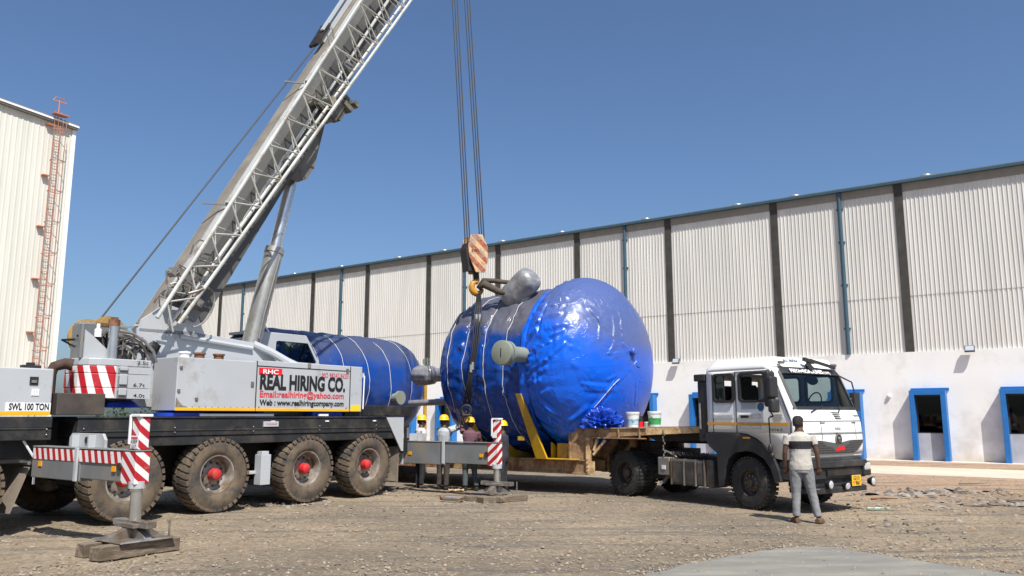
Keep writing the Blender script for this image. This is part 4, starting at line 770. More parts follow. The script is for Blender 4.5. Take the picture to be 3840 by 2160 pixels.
for _ in range(44):
    a_ = RQ.uniform(0, 6.28); s_ = RQ.uniform(-.2, 1.1); r0 = 2.1*sqrt(max(.1, 1-(s_/1.36)**2)); q_ = Vector((s_, r0*cos(a_), r0*sin(a_))); CREASES.append((q_, q_ + Vector((RQ.uniform(-.2, .2), RQ.uniform(-.35, .35), RQ.uniform(-.6, .2))), RQ.uniform(.006, .022), RQ.uniform(.025, .05)))
CREB = []
for _ in range(130):
    a_ = RQ.uniform(0, 6.28); s_ = RQ.uniform(-3.7, -.7); q_ = Vector((s_, 1.9*cos(a_), 1.9*sin(a_))); CREB.append((q_, q_ + Vector((RQ.uniform(-.4, .4), RQ.uniform(-.4, .4), RQ.uniform(-.6, .6))), RQ.uniform(.02, .07), RQ.uniform(.04, .09)))
def crease(p, L):
    w = 0
    for a, b, h, wd in L:
        ab = b-a; ap = p-a
        if ap.length_squared > (ab.length+.4)**2: continue
        t = max(0, min(1, ap.dot(ab)/ab.length_squared)); d = (ap - ab*t).length
        if d < .3: w += h*(math.exp(-(d/wd)**2) - .45*math.exp(-((d-2*wd)/wd)**2))*(.35+.65*sin(pi*(.1+.8*t)))
    return w
def surf(s, th, prof, knots, amp, seed):
    """radius of the draped sheet at station s, angle th"""
    r = prof(s); y, z = cos(th), sin(th)
    p = Vector((s*1.1, y*r, z*r)); 
    w = 0
    for k, (s_k, dep, wid) in enumerate(knots):
        d = abs(s - s_k); w -= dep*math.exp(-(d/wid)**2)
        w += .045*math.exp(-d/.30)*min(1, d/.06)*abs(sin(17*th + 3*noise.noise(p*1.4 + Vector((seed, k, 0))) + 2.5*d))*noise.noise(Vector((th*2.2, k*3.1, seed)))*2.0
    w += amp*(.5 - abs(noise.noise(p*1.1 + Vector((seed, 0, 0))))*2) + amp*.45*(.4 - abs(noise.noise(p*2.7 + Vector((0, seed, 0))))*2) + amp*.2*noise.noise(p*7)
    if seed == 3.3: w += crease(Vector((s, y*r, z*r)), CREASES)
    if seed == 8.1: w += crease(Vector((s, y*r, z*r)), CREB)
    if seed == 8.1 and z < 0: w += .26*z*z
    if z < -.1: w -= .05*(-z)          # sheet hangs away underneath
    return r + w
def revolve(name, s0, s1, prof, knots, amp, m, parent, seed, ns=150, nt_=220, cap=True, oz=OZ):
    vs = []; fs = []
    for i in range(ns+1):
        t = i/ns; s = s0 + (s1-s0)*(.5-.5*cos(pi*t))
        for j in range(nt_):
            th = 2*pi*j/nt_; r = max(surf(s, th, prof, knots, amp, seed) if prof(s) > .12 else prof(s), .002); vs.append((s, r*cos(th), oz + r*sin(th)))
    for i in range(ns):
        for j in range(nt_): fs.append((i*nt_+j, i*nt_+(j+1) % nt_, (i+1)*nt_+(j+1) % nt_, (i+1)*nt_+j))
    me = bpy.data.meshes.new(name); me.from_pydata(vs, [], fs); me.materials.append(m)
    for p in me.polygons: p.use_smooth = True
    bm = bmesh.new(); bm.from_mesh(me); bmesh.ops.recalc_face_normals(bm, faces=bm.faces); bm.to_mesh(me); bm.free()
    o = bpy.data.objects.new(name, me); S.collection.objects.link(o); o.parent = parent; return o
RF, AF, RB, AB, SB = 2.12, 1.36, 1.90, 1.35, -2.55
def prof_front(s):
    if s >= 0: return RF*max(0, 1-(s/AF)**2)**.46
    return RF - .30*min(1, (-s/.75))**1.6
def prof_back(s):
    if s <= SB: return RB*max(0, 1-((s-SB)/AB)**2)**.5
    return RB + .02*(s-SB)/2
KF = [(-.62, .05, .10), (-.1, .015, .05)]
KB = [(-2.9, .03, .06), (-2.35, .035, .06), (-1.75, .04, .07), (-1.15, .04, .07)]
v1 = revolve('front_tarpaulin', -.78, AF, prof_front, KF, .026, TB, vs_, 3.3, 230, 480)
v2 = revolve('rear_tarpaulin', SB-AB, -.55, prof_back, KB, .045, TBL, vs_, 8.1, 230, 420)
def lump(b, c0, axis, R_, H, seed, n=40, m=16):
    d_ = Vector(axis).normalized(); x = d_.cross(Vector((0, 1, 0))).normalized(); y = d_.cross(x); vs = []; fs = []
    for i in range(m+1):
        t = i/m; h = H*(t-.5); rr = R_*(1 - abs(2*t-1)**6*.35)
        for j in range(n):
            th = 2*pi*j/n; k = rr*(1 + .07*noise.noise(Vector((cos(th)*2, sin(th)*2, t*3+seed)))+.02*sin(9*th)); vs.append(Vector(c0) + d_*h + x*k*cos(th) + y*k*sin(th))
    vs.append(Vector(c0) - d_*H*.52); vs.append(Vector(c0) + d_*H*.52); q = len(vs)
    for i in range(m):
        for j in range(n): fs.append((i*n+j, i*n+(j+1) % n, (i+1)*n+(j+1) % n, (i+1)*n+j))
    for j in range(n): fs.append((q-2, (j+1) % n, j)); fs.append((q-1, m*n+j, m*n+(j+1) % n))
    return b._add(vs, fs)
def ringcord(s, prof, knots, seed, amp, a0=0, a1=360, tilt=0., off=.010, r=.0065):
    P = []
    for k in range(121):
        th = radians(a0 + (a1-a0)*k/120); ss = s + tilt*sin(th) + .03*sin(3*th+s*5); rr = surf(ss, th, prof, knots, amp, seed) + off; P.append((ss, rr*cos(th), OZ + rr*sin(th)))
    return MB().tube(P, r, 5)
for s, tl in ((-.60, .10),): ringcord(s, prof_front, KF, 3.3, .03, tilt=tl).build('lashing_cord', CORD, vs_)
for s in (-2.9, -2.35, -1.75, -1.15): ringcord(s, prof_back, KB, 8.1, .05, tilt=.05*(s+2)).build('lashing_cord', CORD, vs_)
cr_ = MB()
for pts_ in ([(1.35, -.1, .05), (1.2, -.94, -.5), (.85, -1.3, -1.05)],):
    P_ = []
    for a, b_ in zip(pts_, pts_[1:]):
        for t in range(12):
            q = Vector(a).lerp(Vector(b_), t/12); th = atan2(q.z, q.y); rr = surf(q.x, th, prof_front, KF, .026, 3.3); n_ = sqrt(q.y**2+q.z**2); k__ = max(1, (rr+.015)/max(n_, .01)) if q.x < 1.2 else 1.06; P_.append((q.x+.02, q.y*k__, OZ+q.z*k__))
    cr_.tube(P_, .0065, 5)
cr_.build('lashing_cord', CORD, vs_)
lump(MB(), (1.37, -.32, OZ+.26), (1, 0, 0), .09, .16, 9).build('gathered_knot', TB, vs_, smooth=True)
# gathered flap along the seam
P = []; nF = 200; vs2 = []; fs2 = []
for k in range(nF):
    th = radians(100 + 190*k/(nF-1)); rr = prof_front(-.6) + .03
    for j_, (ds, dr) in enumerate(((-.10, -.02), (-.03, .05 + .05*noise.noise(Vector((k*.13, 1, 0)))), (.04, .03 + .06*noise.noise(Vector((k*.17, 4, 0)))), (.13 + .05*noise.noise(Vector((k*.1, 9, 0))), -.01))):
        s_ = -.6 + ds + .10*sin(th) + .04*noise.noise(Vector((k*.09, 7, 0))); r_ = rr + dr; vs2.append((s_, r_*cos(th), OZ + r_*sin(th)))
for k in range(nF-1):
    for j_ in range(3): fs2.append((k*4+j_, k*4+j_+1, (k+1)*4+j_+1, (k+1)*4+j_))
me = bpy.data.meshes.new('seam_flap'); me.from_pydata(vs2, [], fs2); me.materials.append(TB); o = bpy.data.objects.new('seam_flap', me); S.collection.objects.link(o); o.parent = vs_
for p in me.polygons: p.use_smooth = True
# nozzles
b = MB().lathe([(0, .17), (.62, .17), (.62, .27), (.70, .27), (.70, .22), (.74, .22), (.74, .27), (.84, .27), (.85, .25), (.85, 0)], (-.50, -2.0, OZ+.16), (0, -1, 0), 36)
nz_ = b.build('flanged_nozzle', FLG, vs_, smooth='auto')
MB().box(-.515, -.495, -2.856, -2.85, OZ+.06, OZ+.26).build('slot_mark', BLKP, nz_)
ax = Vector((.55, .15, .75)); 
lump(MB(), (-1.25, -1.05, OZ+1.86), (.72, .0, .60), .34, .98, 2).cyl((-1.1, -.95, OZ+1.2), (-1.22, -1.0, OZ+1.75), .2, n=20).build('wrapped_top_nozzle', PLAS, vs_, smooth='auto')
b = lump(MB(), (-5.25, 0, OZ-.08), (1, 0, 0), .27, .75, 5); b.cyl((-5.2, 0, OZ-.08), (-3.4, 0, OZ-.08), .19, n=24).build('wrapped_end_nozzle', PLAS, vs_, smooth='auto')
MB().lathe([(-.02, .11), (.02, .11)], (-5.2, -.0, OZ+.30), (.3, -1, 0), 20).box(-5.25, -5.15, -.03, .03, OZ+.1, OZ+.3).build('lifting_lug', FLG, vs_)
MB().cyl((-5.6, -.2, OZ-.85), (-3.2, -.2, OZ-.80), .085, n=16).build('side_pipe', PLAS, vs_, smooth='auto')
# yellow saddles
b = MB()
def saddle(x0, x1):
    for x in (x0, x1-.03):
        b.prism([(-1.45, .0), (1.45, .0), (1.75, .95), (1.4, .7), (.8, .22), (0, .05), (-.8, .22), (-1.4, .7), (-1.75, .95)], lambda y, z: (x, y, z), lambda y, z: (x+.03, y, z))
    b.box(x0-.08, x1+.08, -1.5, 1.5, -.01, .02)
def strap(xx, y0, k):
    b.hexa([(xx-.50, y0-.02, 0), (xx-.20, y0-.02, 0), (xx-.20, y0+.04, 0), (xx-.50, y0+.04, 0), (xx-.50-.30*k, y0-.40*k, 1.45*k), (xx-.20-.46*k, y0-.40*k, 1.45*k), (xx-.20-.46*k, y0-.34*k, 1.45*k), (xx-.50-.30*k, y0-.34*k, 1.45*k)])
    b.box(xx-.6, xx+.5, -1.48, 1.48, -.008, .012)
    for x in (xx-.3, xx+.30): b.prism([(-1.2, 0), (1.2, 0), (1.2, .36), (.8, .15), (0, .04), (-.8, .15), (-1.2, .36)], lambda y, z: (x, y, z), lambda y, z: (x+.04, y, z))
    b.box(xx-.16, xx+.30, -1.15, -1.11, 0, .34)
strap(0, -1.5, 1); strap(-1.9, -1.2, .6); b.box(-.90, -.74, -1.66, -1.62, .40, .49)
b.build('yellow_saddle', YELS, vs_, bevel=.004)
# crumpled spare sheet, buckets and tins standing on the gooseneck
def crumple(name, c0, rx, ry, rz2, label, cat, seed):
    o_ = bpy.data.meshes.new(name); bm = bmesh.new(); bmesh.ops.create_icosphere(bm, subdivisions=5, radius=1); R = random.Random(seed)
    for v in bm.verts:
        p = v.co.copy(); k = 1.15 - .8*abs(noise.noise(p*1.7 + Vector((seed, 0, 0)))) - .7*abs(noise.noise(p*3.6 + Vector((0, seed, 0)))) + R.uniform(-.05, .05); v.co = Vector((p.x*rx*k, p.y*ry*k, max(0, p.z*k*.9 + .35 + .35*noise.noise(p*1.3))*rz2))
    bm.to_mesh(o_); bm.free(); o_.materials.append(TBS); o = bpy.data.objects.new(name, o_); S.collection.objects.link(o); o.location = c0; o.rotation_euler = (0, 0, TRZ); return tag(o, label, cat)
TBS = tarpmat('spare_blue_tarpaulin', (.008, .06, .42), (.1, .1, .12), 5, 1, .3, .3)
crumple('crumpled_tarpaulin', (1.98, 18.0, 1.43), .52, .34, .36, 'crumpled blue plastic sheet heaped at the front of the vessel on the trailer neck', 'tarpaulin', 4)
BKW = mat('white_bucket_plastic', (.70, .72, .70), .4); BKG = mat('green_label', (.05, .38, .10), .5); BKB = mat('pale_blue_label', (.35, .52, .62), .5, var=.4, scale=20)
def bucket(x, y, z, label, band, rot=0):
    t = thing('paint_bucket', label, 'bucket', (x, y, z), rot, 'buckets on the trailer neck')
    MB().lathe([(0, .115), (.005, .12), (.27, .142), (.275, .150), (.285, .150), (.285, .142), (.30, .142)], n=32).build('body', BKW, t, smooth='auto')
    MB().lathe([(.05, .1245), (.19, .1368)], n=32).build('label_band', band, t, smooth='auto')
    MB().lathe([(.295, .150), (.325, .150), (.33, .14), (.33, 0)], n=32).build('lid', BKW, t, smooth='auto')
    MB().tube([(-.15, 0, .26), (-.13, -.08, .18), (0, -.15, .14), (.13, -.08, .18), (.15, 0, .26)], .004, 5).build('handle', STEEL, t)
    return t
bucket(2.62, 17.72, 1.456, 'white bucket with pale blue print beside the crumpled blue sheet', BKB)
bucket(3.07, 17.55, 1.468, 'white bucket with green label nearest the lorry cab on the trailer neck', BKG, .8)
rt = thing('red_can', 'small red and black can between the two white buckets', 'can', (2.79, 17.68, 1.46), 0)
MB().lathe([(0, .05), (.12, .05)], n=20).build('body', REDS, rt, smooth='auto'); MB().lathe([(.12, .05), (.19, .048), (.2, .03), (.24, .03), (.24, 0)], n=20).build('cap', BLKP, rt, smooth='auto')
st = thing('metal_tin', 'small silver tin standing left of the green-labelled bucket', 'tin', (2.88, 17.52, 1.462), 0)
MB().lathe([(0, .045), (.10, .045)], n=20).build('body', FER, st, smooth='auto'); MB().lathe([(.10, .047), (.112, .047), (.112, 0)], n=20).build('lid', WHTS, st, smooth='auto')
# ============================================================ second wrapped vessel behind the crane
EV = Vector((.584, .812, 0))
v2t = thing('wrapped_cylinder_vessel', 'long rounded vessel in dark blue tarpaulin with cords lying behind the crane', 'vessel', (.584*16 - .812*18.3, .812*16 + .584*18.3 - 0, .8), CRZ)
OZ2 = 1.78
def prof2(s): 
    if s > 2.4: return 1.5*max(0, 1-((s-2.4)/1.15)**2)**.5
    if s < -2.3: return 1.5*max(0, 1-((s+2.3)/1.1)**2)**.5
    return 1.5
K2 = [(-1.4, .03, .06), (-.5, .03, .06), (.4, .03, .06), (1.3, .03, .06), (2.2, .03, .06)]
TB2 = tarpmat('dull_blue_tarpaulin', (.003, .045, .25), (.065, .075, .12), 2.2, .6, .85, .32)
revolve('tarpaulin', -3.399, 3.549, prof2, K2, .035, TB2, v2t, 5.5, ns=100, nt_=140, oz=OZ2)
for s in (-1.4, -.5, .4, 1.3, 2.2, 2.75):
    P = [];
    for k in range(91):
        th = radians(4*k); rr = surf(s, th, prof2, K2, .035, 5.5) + .02; P.append((s, rr*cos(th), OZ2+rr*sin(th)))
    MB().tube(P, .008, 5).build('lashing_cord', CORD, v2t)
MB().lathe([(0, .13), (.25, .13), (.25, .2), (.34, .2), (.34, 0)], (1.45, -1.4, OZ2-.35), (0, -1, 0), 28).build('flanged_nozzle', FLG, v2t, smooth='auto')
MB().box(-3, 3, -1.4, 1.4, -.8, -.0).box(-2.2, -1.8, -1.3, 1.3, 0, .6).box(1.8, 2.2, -1.3, 1.3, 0, .6).build('support_frame', DARK, v2t)
yp = MB().cyl((0, 0, 0), (0, 0, 2.75), .055, n=12).box(-.09, .09, -.09, .09, 0, .03).build('yellow_post', YELS, None, smooth='auto'); yp.location = (-2.67, 25, 0); tag(yp, 'thin yellow steel post standing between the two wrapped vessels', 'post')
# ============================================================ tractor unit (s forward, e toward its far side)
TF = Vector((.588, -.809, 0)); TE = Vector((.809, .588, 0)); TP = Vector((4.449, 15.139, 0))
TM = Matrix(((1, 0, 0, 1.3), (0, 1, 0, -1.05), (0, 0, 1, 0), (0, 0, 0, 1)))
lorry = thing('tractor_lorry', 'white tractor lorry with black bumper and yellow number plate facing right', 'lorry', TP - TF*1.3 + TE*1.05, atan2(-.809, .588))
t_ = lambda: MB(TM)
def TQ(s, e, z): return TM @ Vector((s, e, z))
CW = 2.1
def fs_(e, z):
    zs = [(.93, .88), (1.0, .95), (1.25, .98), (1.55, .96), (1.62, .945), (1.82, .87), (2.52, .56), (2.62, .47), (2.72, .30)]
    if z <= zs[0][0]: base = zs[0][1]
    else:
        for (z0, a), (z1, b_) in zip(zs, zs[1:]):
            if z <= z1: base = a + (b_-a)*(z-z0)/(z1-z0); break
        else: base = zs[-1][1]
    x = abs(e - CW/2)/(CW/2); return base + .06*(1-x*x) - .13*max(0, (x-.88)/.12)**2
def grid(us, vs, f, skip=lambda i, j: False):
    V = [f(u, v) for v in vs for u in us]; n = len(us)
    return V, [(j*n+i, j*n+i+1, (j+1)*n+i+1, (j+1)*n+i) for j in range(len(vs)-1) for i in range(n-1) if not skip(i, j)]
es = [0, .02, .05, .08, .12, .2, .4, .6, .8, 1.05, 1.3, 1.5, 1.7, 1.9, 1.98, 2.02, 2.05, 2.08, 2.1]
zf = [.93, .96, 1.0, 1.1, 1.2, 1.3, 1.4, 1.5, 1.56, 1.60, 1.66, 1.74, 1.80, 1.84, 2.0, 2.2, 2.4, 2.50, 2.55]
ztop = lambda e, z: z + (.09*min(1, min(e, CW-e)/.15)*max(0, (z-2.35)/.2) if z > 2.35 else 0)
b = t_(); b._add(*grid(es, zf, lambda e, z: (fs_(e, ztop(e, z)), e, ztop(e, z)), lambda i, j: 4 <= i <= 13 and 13 <= j <= 16))
def roofz(s, e): 
    k = min(1, min(e, CW-e)/.16); q = min(1, (s+1.04)/.10); return 2.55 + .23*(max(0, k)**.5)*(.55+.45*q)
ss = [-1.04, -1.0, -.9, -.6, -.2, .1, .3, .4, .47, 1]
def roofp(s, e): 
    sf = fs_(e, 2.55)
    if s == 1: return (fs_(e, ztop(e, 2.55)), e, ztop(e, 2.55))
    return (s, e, roofz(s, e) - (.10*max(0, (s-.28)/.19)**2 if s > .28 else 0))
b._add(*grid(ss, [0, .01, .04, .09, .16, .4, 1.05, 1.7, 1.94, 2.01, 2.06, 2.09, 2.1], roofp))
# sides with window openings
sx_ = [-1.04, -.85, -.39, -.33, -.24, .34, .5, 1]; zx = [1.39, 1.60, 1.97, 2.49, 2.55]
for e in (0, CW):
    def sp_f(s, z, e=e):
        if s == 1: s = fs_(e, z)
        elif s == .5: s = min(.5 + .28*(2.49-z), fs_(e, z)-.1) if z < 2.49 else .42
        elif s == .34: s = .34 + .10*max(0, min(1, (2.2-z)))*0
        return (s, e, z)
    b._add(*grid(sx_, zx, sp_f, lambda i, j: j == 2 and i in (1, 4)))
    pl = [(-.28, 1.39), (-.1, 1.365), (.1, 1.29), (.25, 1.19), (.38, 1.06), (.48, .95), (.60, .93), (fs_(e, .93), .93), (fs_(e, 1.1), 1.1), (fs_(e, 1.25), 1.25), (fs_(e, 1.39), 1.39)]
    b._add([(s, e, z) for s, z in pl], [tuple(range(len(pl)))])
b._add([(-1.04, 0, 1.39), (-1.04, CW, 1.39), (-1.04, CW, 2.55), (-1.04, 0, 2.55)], [(0, 1, 2, 3)]) if False else b._add(*grid([0, .5, .75, 1.35, 1.6, 2.1], [1.39, 1.95, 2.4, 2.55], lambda e, z: (-1.04, e, z), lambda i, j: j == 1 and i in (1, 3)))
cab = b.build('cab', WHT, lorry, weld=True, smooth='auto'); so_ = cab.modifiers.new('so', 'SOLIDIFY'); so_.thickness = .010; so_.offset = 0
sg = t_()
for z in (1.46, 1.66): 
    for a, c_ in ((-.88, -.42), (-.28, .2)): sg.box(a, c_, -.022, -.008, z, z+.012).box(a, c_, -.022, -.008, z+.055, z+.067).box(a, a+.012, -.022, -.008, z, z+.067).box(c_-.012, c_, -.022, -.008, z, z+.067)
sg.box(.52, .68, -.022, -.008, 1.68, 1.69).box(.52, .68, -.022, -.008, 1.73, 1.74)
sg.build('pressed_panel_rib', WHTG, cab)
t_().box(-.345, -.335, -.021, -.006, 1.39, 2.53).box(-.9, -.893, -.020, -.006, 1.39, 2.5).prism([(.80, 1.0), (.86, 1.6), (.50, 2.53), (.49, 2.53), (.848, 1.6), (.788, 1.0)], lambda s, z: (s, -.021, z), lambda s, z: (s, -.006, z)).box(-.33, .5, -.021, -.006, 2.525, 2.533).build('door_seam', BLKP, cab)
t_().box(-1.04, .80, -.024, -.012, 1.535, 1.578).build('orange_stripe', mat('orange_stripe_paint', (.65, .30, .02), .5, var=.1), cab)
t_().box(-.22, -.06, -.05, -.012, 1.665, 1.715).box(-.18, -.02, -.07, -.05, 1.69, 1.71).build('door_handle', BLKP, cab, bevel=.005)
def rrect(x0, x1, z0, z1, r, n=6):
    P = []
    for cx_, cz_, a in ((x1-r, z1-r, 0), (x0+r, z1-r, 90), (x0+r, z0+r, 180), (x1-r, z0+r, 270)): P += arc(cx_, cz_, r, a, a+90, n)
    return P
fr_ = t_()
for (x0, x1) in ((-.86, -.38), (-.25, .35)): ringface(fr_, rrect(x0-.02, x1+.02, 1.95, 2.51, .09), rrect(x0+.028, x1-.028, 1.995, 2.465, .07), lambda s, z: (s, -.035, z), lambda s, z: (s, .012, z))
for (x0, x1) in ((-.86, -.38), (-.25, .35)): ringface(fr_, rrect(x0-.02, x1+.02, 1.95, 2.51, .09), rrect(x0+.028, x1-.028, 1.995, 2.465, .07), lambda s, z: (s, CW+.035, z), lambda s, z: (s, CW-.012, z))
fr_.box(-.62, -.60, -.02, .0, 1.99, 2.47).build('window_frame', BLKP, cab)
TGL = glassmat('lorry_glass', (.30, .40, .38))
t_().box(-.84, -.62, -.004, .0, 1.98, 2.48).box(-.24, -.2, -.004, .0, 1.98, 2.05).build('side_glass', TGL, cab)
b = t_(); ee = [.09+.192*i for i in range(11)]; zz = [1.82, 2.0, 2.2, 2.4, 2.58]
b._add(*grid(ee, zz, lambda e, z: (fs_(e, z)-.008, e, z))); b.build('windscreen', TGL, cab, smooth=True)
b = t_(); zb = [1.815, 1.87, 2.475, 2.60]; eb_ = [.07, .125] + [.125+.185*i for i in range(1, 10)] + [1.975, 2.03]
b._add(*grid(eb_, zb, lambda e, z: (fs_(e, z)+.012, e, z), lambda i, j: j == 1 and 0 < i < len(eb_)-2)); b.build('windscreen_surround', BLKP, cab)
def front_text(txt, e, z, h, m, fit, proud=.02, bold=.01, shear=0):
    if z > 2.6: s1_ = lambda zz_: fs_(.3, 2.64)+.026 + (.42-.02-fs_(.3, 2.64))*(zz_-2.615)/(2.79-2.615); return lettering(txt, TQ(s1_(z), e, z), (0, 1, 0), (s1_(z+h)-s1_(z), 0, h), h*1.5, m, cab, fit=fit, bold=bold)
    s = fs_(e+fit/2, z)+proud; s2 = fs_(e+fit/2, z+h)+proud; return lettering(txt, TQ(s, e, z), (0, 1, 0), (s2-s, 0, h), sqrt(h*h+(s2-s)**2)*1.3, m, cab, fit=fit, bold=bold)
front_text('PRIYA=ROADLINES', .36, 2.495, .075, TXTW, 1.02, .022, .03); front_text('(VAPI)', 1.42, 2.495, .05, TXTW, .20, .018, .02)
front_text('ALL INDIA', .40, 2.70, .055, TXTB, .46, .03, .02); front_text('GOODS', .42, 2.635, .055, TXTK, .44, .03, .03); front_text('PERMIT', 1.12, 2.69, .055, TXTB, .42, .03, .02)
b = t_(); b.box(-.5, .48, -.0, .0, 0, 0) if False else None
b.hexa([(fs_(.3, 2.64)+.02, .12, 2.615), (fs_(.3, 2.64)+.02, 1.98, 2.615), (.1, 1.98, 2.6), (.1, .12, 2.6), (.42, .2, 2.79), (.42, 1.90, 2.79), (.1, 1.90, 2.80), (.1, .2, 2.80)])
b.build('roof_brow', WHT, cab, bevel=.02)
for e in (.22, 1.88): t_().box(.50, .58, e-.06, e+.06, 2.65, 2.70).build('marker_lamp', AMBER if e > 5 else STEEL, cab, bevel=.01)
t_().bar((.62, 1.0, 2.74), (.62, 1.80, 2.62), .04, .05).bar((.58, .95, 2.68), (.62, 1.05, 2.56), .06, .09).bar((.58, .86, 2.76), (.62, 1.1, 2.70), .07, .06).build('sun_visor_bracket', BLKP, cab)
# front details
def fpl(pts, proud, name, m, thick=.015):
    n = len(pts); b = t_(); b._add([(fs_(e, z)+proud, e, z) for e, z in pts] + [(fs_(e, z)+proud-thick, e, z) for e, z in pts], [tuple(range(n)), tuple(range(2*n-1, n-1, -1))] + [(i, (i+1) % n, (i+1) % n + n, i+n) for i in range(n)]); return b.build(name, m, cab)
def grillemat():
    m = bpy.data.materials.new('mesh_grille'); m.use_nodes = True; N = m.node_tree.nodes; L = m.node_tree.links; b = N['Principled BSDF']; tc = N.new('ShaderNodeTexCoord'); v = N.new('ShaderNodeTexVoronoi'); v.feature = 'DISTANCE_TO_EDGE'; v.inputs['Scale'].default_value = 24; v.inputs['Randomness'].default_value = .15
    L.new(tc.outputs['Object'], v.inputs['Vector']); r = N.new('ShaderNodeValToRGB'); r.color_ramp.elements[0].position = .10; r.color_ramp.elements[0].color = (.10, .10, .10, 1); r.color_ramp.elements[1].position = .16; r.color_ramp.elements[1].color = (.012, .012, .012, 1); L.new(v.outputs[0], r.inputs[0]); L.new(r.outputs[0], b.inputs['Base Color']); b.inputs['Roughness'].default_value = .5; return m
GR = grillemat()
b = t_(); top_ = lambda e: 1.26 - .055*(1-min(1, abs(e-1.05)/.45)) ; bot_ = lambda e: 1.02 + .24*max(0, (abs(e-1.05)-.55)/.40)**1.5
eg = [.15+.09*i for i in range(21)]; 
b._add(*grid(eg, [0, 1], lambda e, k: (fs_(e, 1.25)+.026 if k else fs_(e, min(bot_(e), top_(e)-.005))+.026, e, (top_(e) if k else min(bot_(e), top_(e)-.005))))); gr_ = b.build('grille', GR, cab, weld=True); sol = gr_.modifiers.new('s', 'SOLIDIFY'); sol.thickness = .02
b = t_(); b._add(*grid([.12+.093*i for i in range(21)], [1.385, 1.40, 1.412], lambda e, z: (fs_(e, z)+(.03 if z == 1.40 else .01), e, z))); b.build('chrome_strip', FER, cab)
b = t_()
for a0, a1, z in ((.03, 2.07, 1.605),): b._add(*grid([a0+(a1-a0)*i/20 for i in range(21)], [z, z+.012], lambda e, z: (fs_(e, z)+.012, e, z)))
for e in (.62, 1.72): b._add(*grid([e, e+.01], [1.28, 1.35, 1.45, 1.6], lambda e, z: (fs_(e, z)+.012, e, z)))
b.build('bonnet_seam', BLKP, cab)
for k_ in range(4): fpl([(1.02+.03*k_, 1.775-.035*k_), (1.30, 1.765-.035*k_), (1.30, 1.75-.035*k_), (1.12, 1.752-.035*k_)], .014, 'vent_slit', BLKP)
for e in (.60, 1.62): fpl([(e, 1.59), (e+.16, 1.59), (e+.13, 1.575), (e+.02, 1.575)], .02, 'panel_handle', STEEL)
fpl([(1.78, 1.72), (1.96, 1.72), (1.98, 1.695), (1.8, 1.695)], .014, 'corner_slot', STEEL)
front_text('TATA', 1.02, 1.448, .05, STEEL, .19, .012, .03)
lg = t_().lathe([(0, .10), (.02, .10), (.025, .085), (.025, 0)], (fs_(1.1, 1.28)+.0, 1.1, 1.285), (1, 0, 0), 28).build('badge', STEEL, cab, smooth='auto')
t_().lathe([(0, .078), (.004, .078)], (fs_(1.1, 1.28)+.0255, 1.1, 1.285), (1, 0, 0), 24).build('badge_face', BLKP, lg); t_().bar((fs_(1.1, 1.28)+.034, 1.1, 1.235), (fs_(1.1, 1.28)+.034, 1.1, 1.31), .014, .01).tube([(fs_(1.1, 1.28)+.034, 1.1 + .04*cos(radians(a)), 1.285+.032*sin(radians(a))) for a in (160, 125, 90, 55, 20)], .007, 5).build('badge_symbol', FER, lg)
fpl([(.98, 1.075), (1.27, 1.085), (1.30, 1.12), (1.24, 1.155), (1.12, 1.155), (1.04, 1.12), (.97, 1.11)], .03, 'red_cloth', REDS)
wp = t_()
for e0, e1 in ((.45, .85), (1.28, 1.42)): wp.tube([(fs_(e0, 1.78)+.03, e0, 1.77), (fs_(e0, 1.84)+.035, (e0+e1)/2, 1.83), (fs_(e1, 1.9)+.03, e1, 1.88)], .013, 6)
wp.build('wiper', BLKP, cab)
# lower front: bumper with lamps
b = t_()
def bump(z0, z1, s0_, inset, e0=0., e1=2.12):
    pl = [(e0, .55), (e0, s0_-.15), (e0+.15, s0_), (e1-.15, s0_), (e1, s0_-.15), (e1, .55), (e1-.1, .5), (e0+.1, .5)]
    b.prism([(e, s-inset) for e, s in pl], lambda e, s: (s, e, z0), lambda e, s: (s, e, z1))
bump(.78, .90, 1.06, 0); bump(.58, .78, 1.03, .02); bump(.34, .44, 1.08, 0, .25, 2.02); bump(.44, .60, 1.0, .05, .3, 1.95); bump(.88, .95, 1.0, .0, .05, 2.05)
b.build('bumper', BLKP, lorry, bevel=.018)
t_().box(1.03, 1.045, .7, 1.5, .64, .74).build('bumper_slot', DARK, lorry)
for e in (.13, 1.99):
    h = t_().box(.80, 1.05, e-.13, e+.13, .60, .86).build('headlamp_housing', BLKP, lorry, bevel=.03); t_().box(1.0, 1.062, e-.11, e+.11, .70, .85).build('lens', LENS, h, bevel=.03)
for e in (.62, 1.98):
    h = t_().lathe([(0, .05), (.07, .085), (.10, .09), (.10, .08)], (1.05, e, .50), (1, .1, 0), 24).build('fog_lamp', BLKP, lorry, smooth='auto'); t_().lathe([(.09, .08), (.11, .06), (.115, 0)], (1.05, e, .50), (1, .1, 0), 24).build('lens', LENS, h, smooth='auto')
h = t_().lathe([(0, .05), (.07, .075), (.10, .08), (.10, .07)], (1.05, 1.16, .47), (1, -.1, -.2), 24).build('fog_lamp', BLKP, lorry, smooth='auto'); t_().lathe([(.09, .07), (.11, .05), (.115, 0)], (1.05, 1.16, .47), (1, -.1, -.2), 24).build('lens', LENS, h, smooth='auto')
pl_ = t_().box(1.09, 1.10, 1.37, 1.66, .44, .63).build('number_plate', mat('plate_yellow', (.80, .45, .02), .5, var=.08), lorry)
lettering('GJ15', TQ(1.104, 1.41, .545), (0, 1, 0), (0, 0, 1), .10, TXTK, pl_, fit=.20, bold=.01); lettering('Y 9867', TQ(1.104, 1.395, .455), (0, 1, 0), (0, 0, 1), .10, TXTK, pl_, fit=.235, bold=.01)
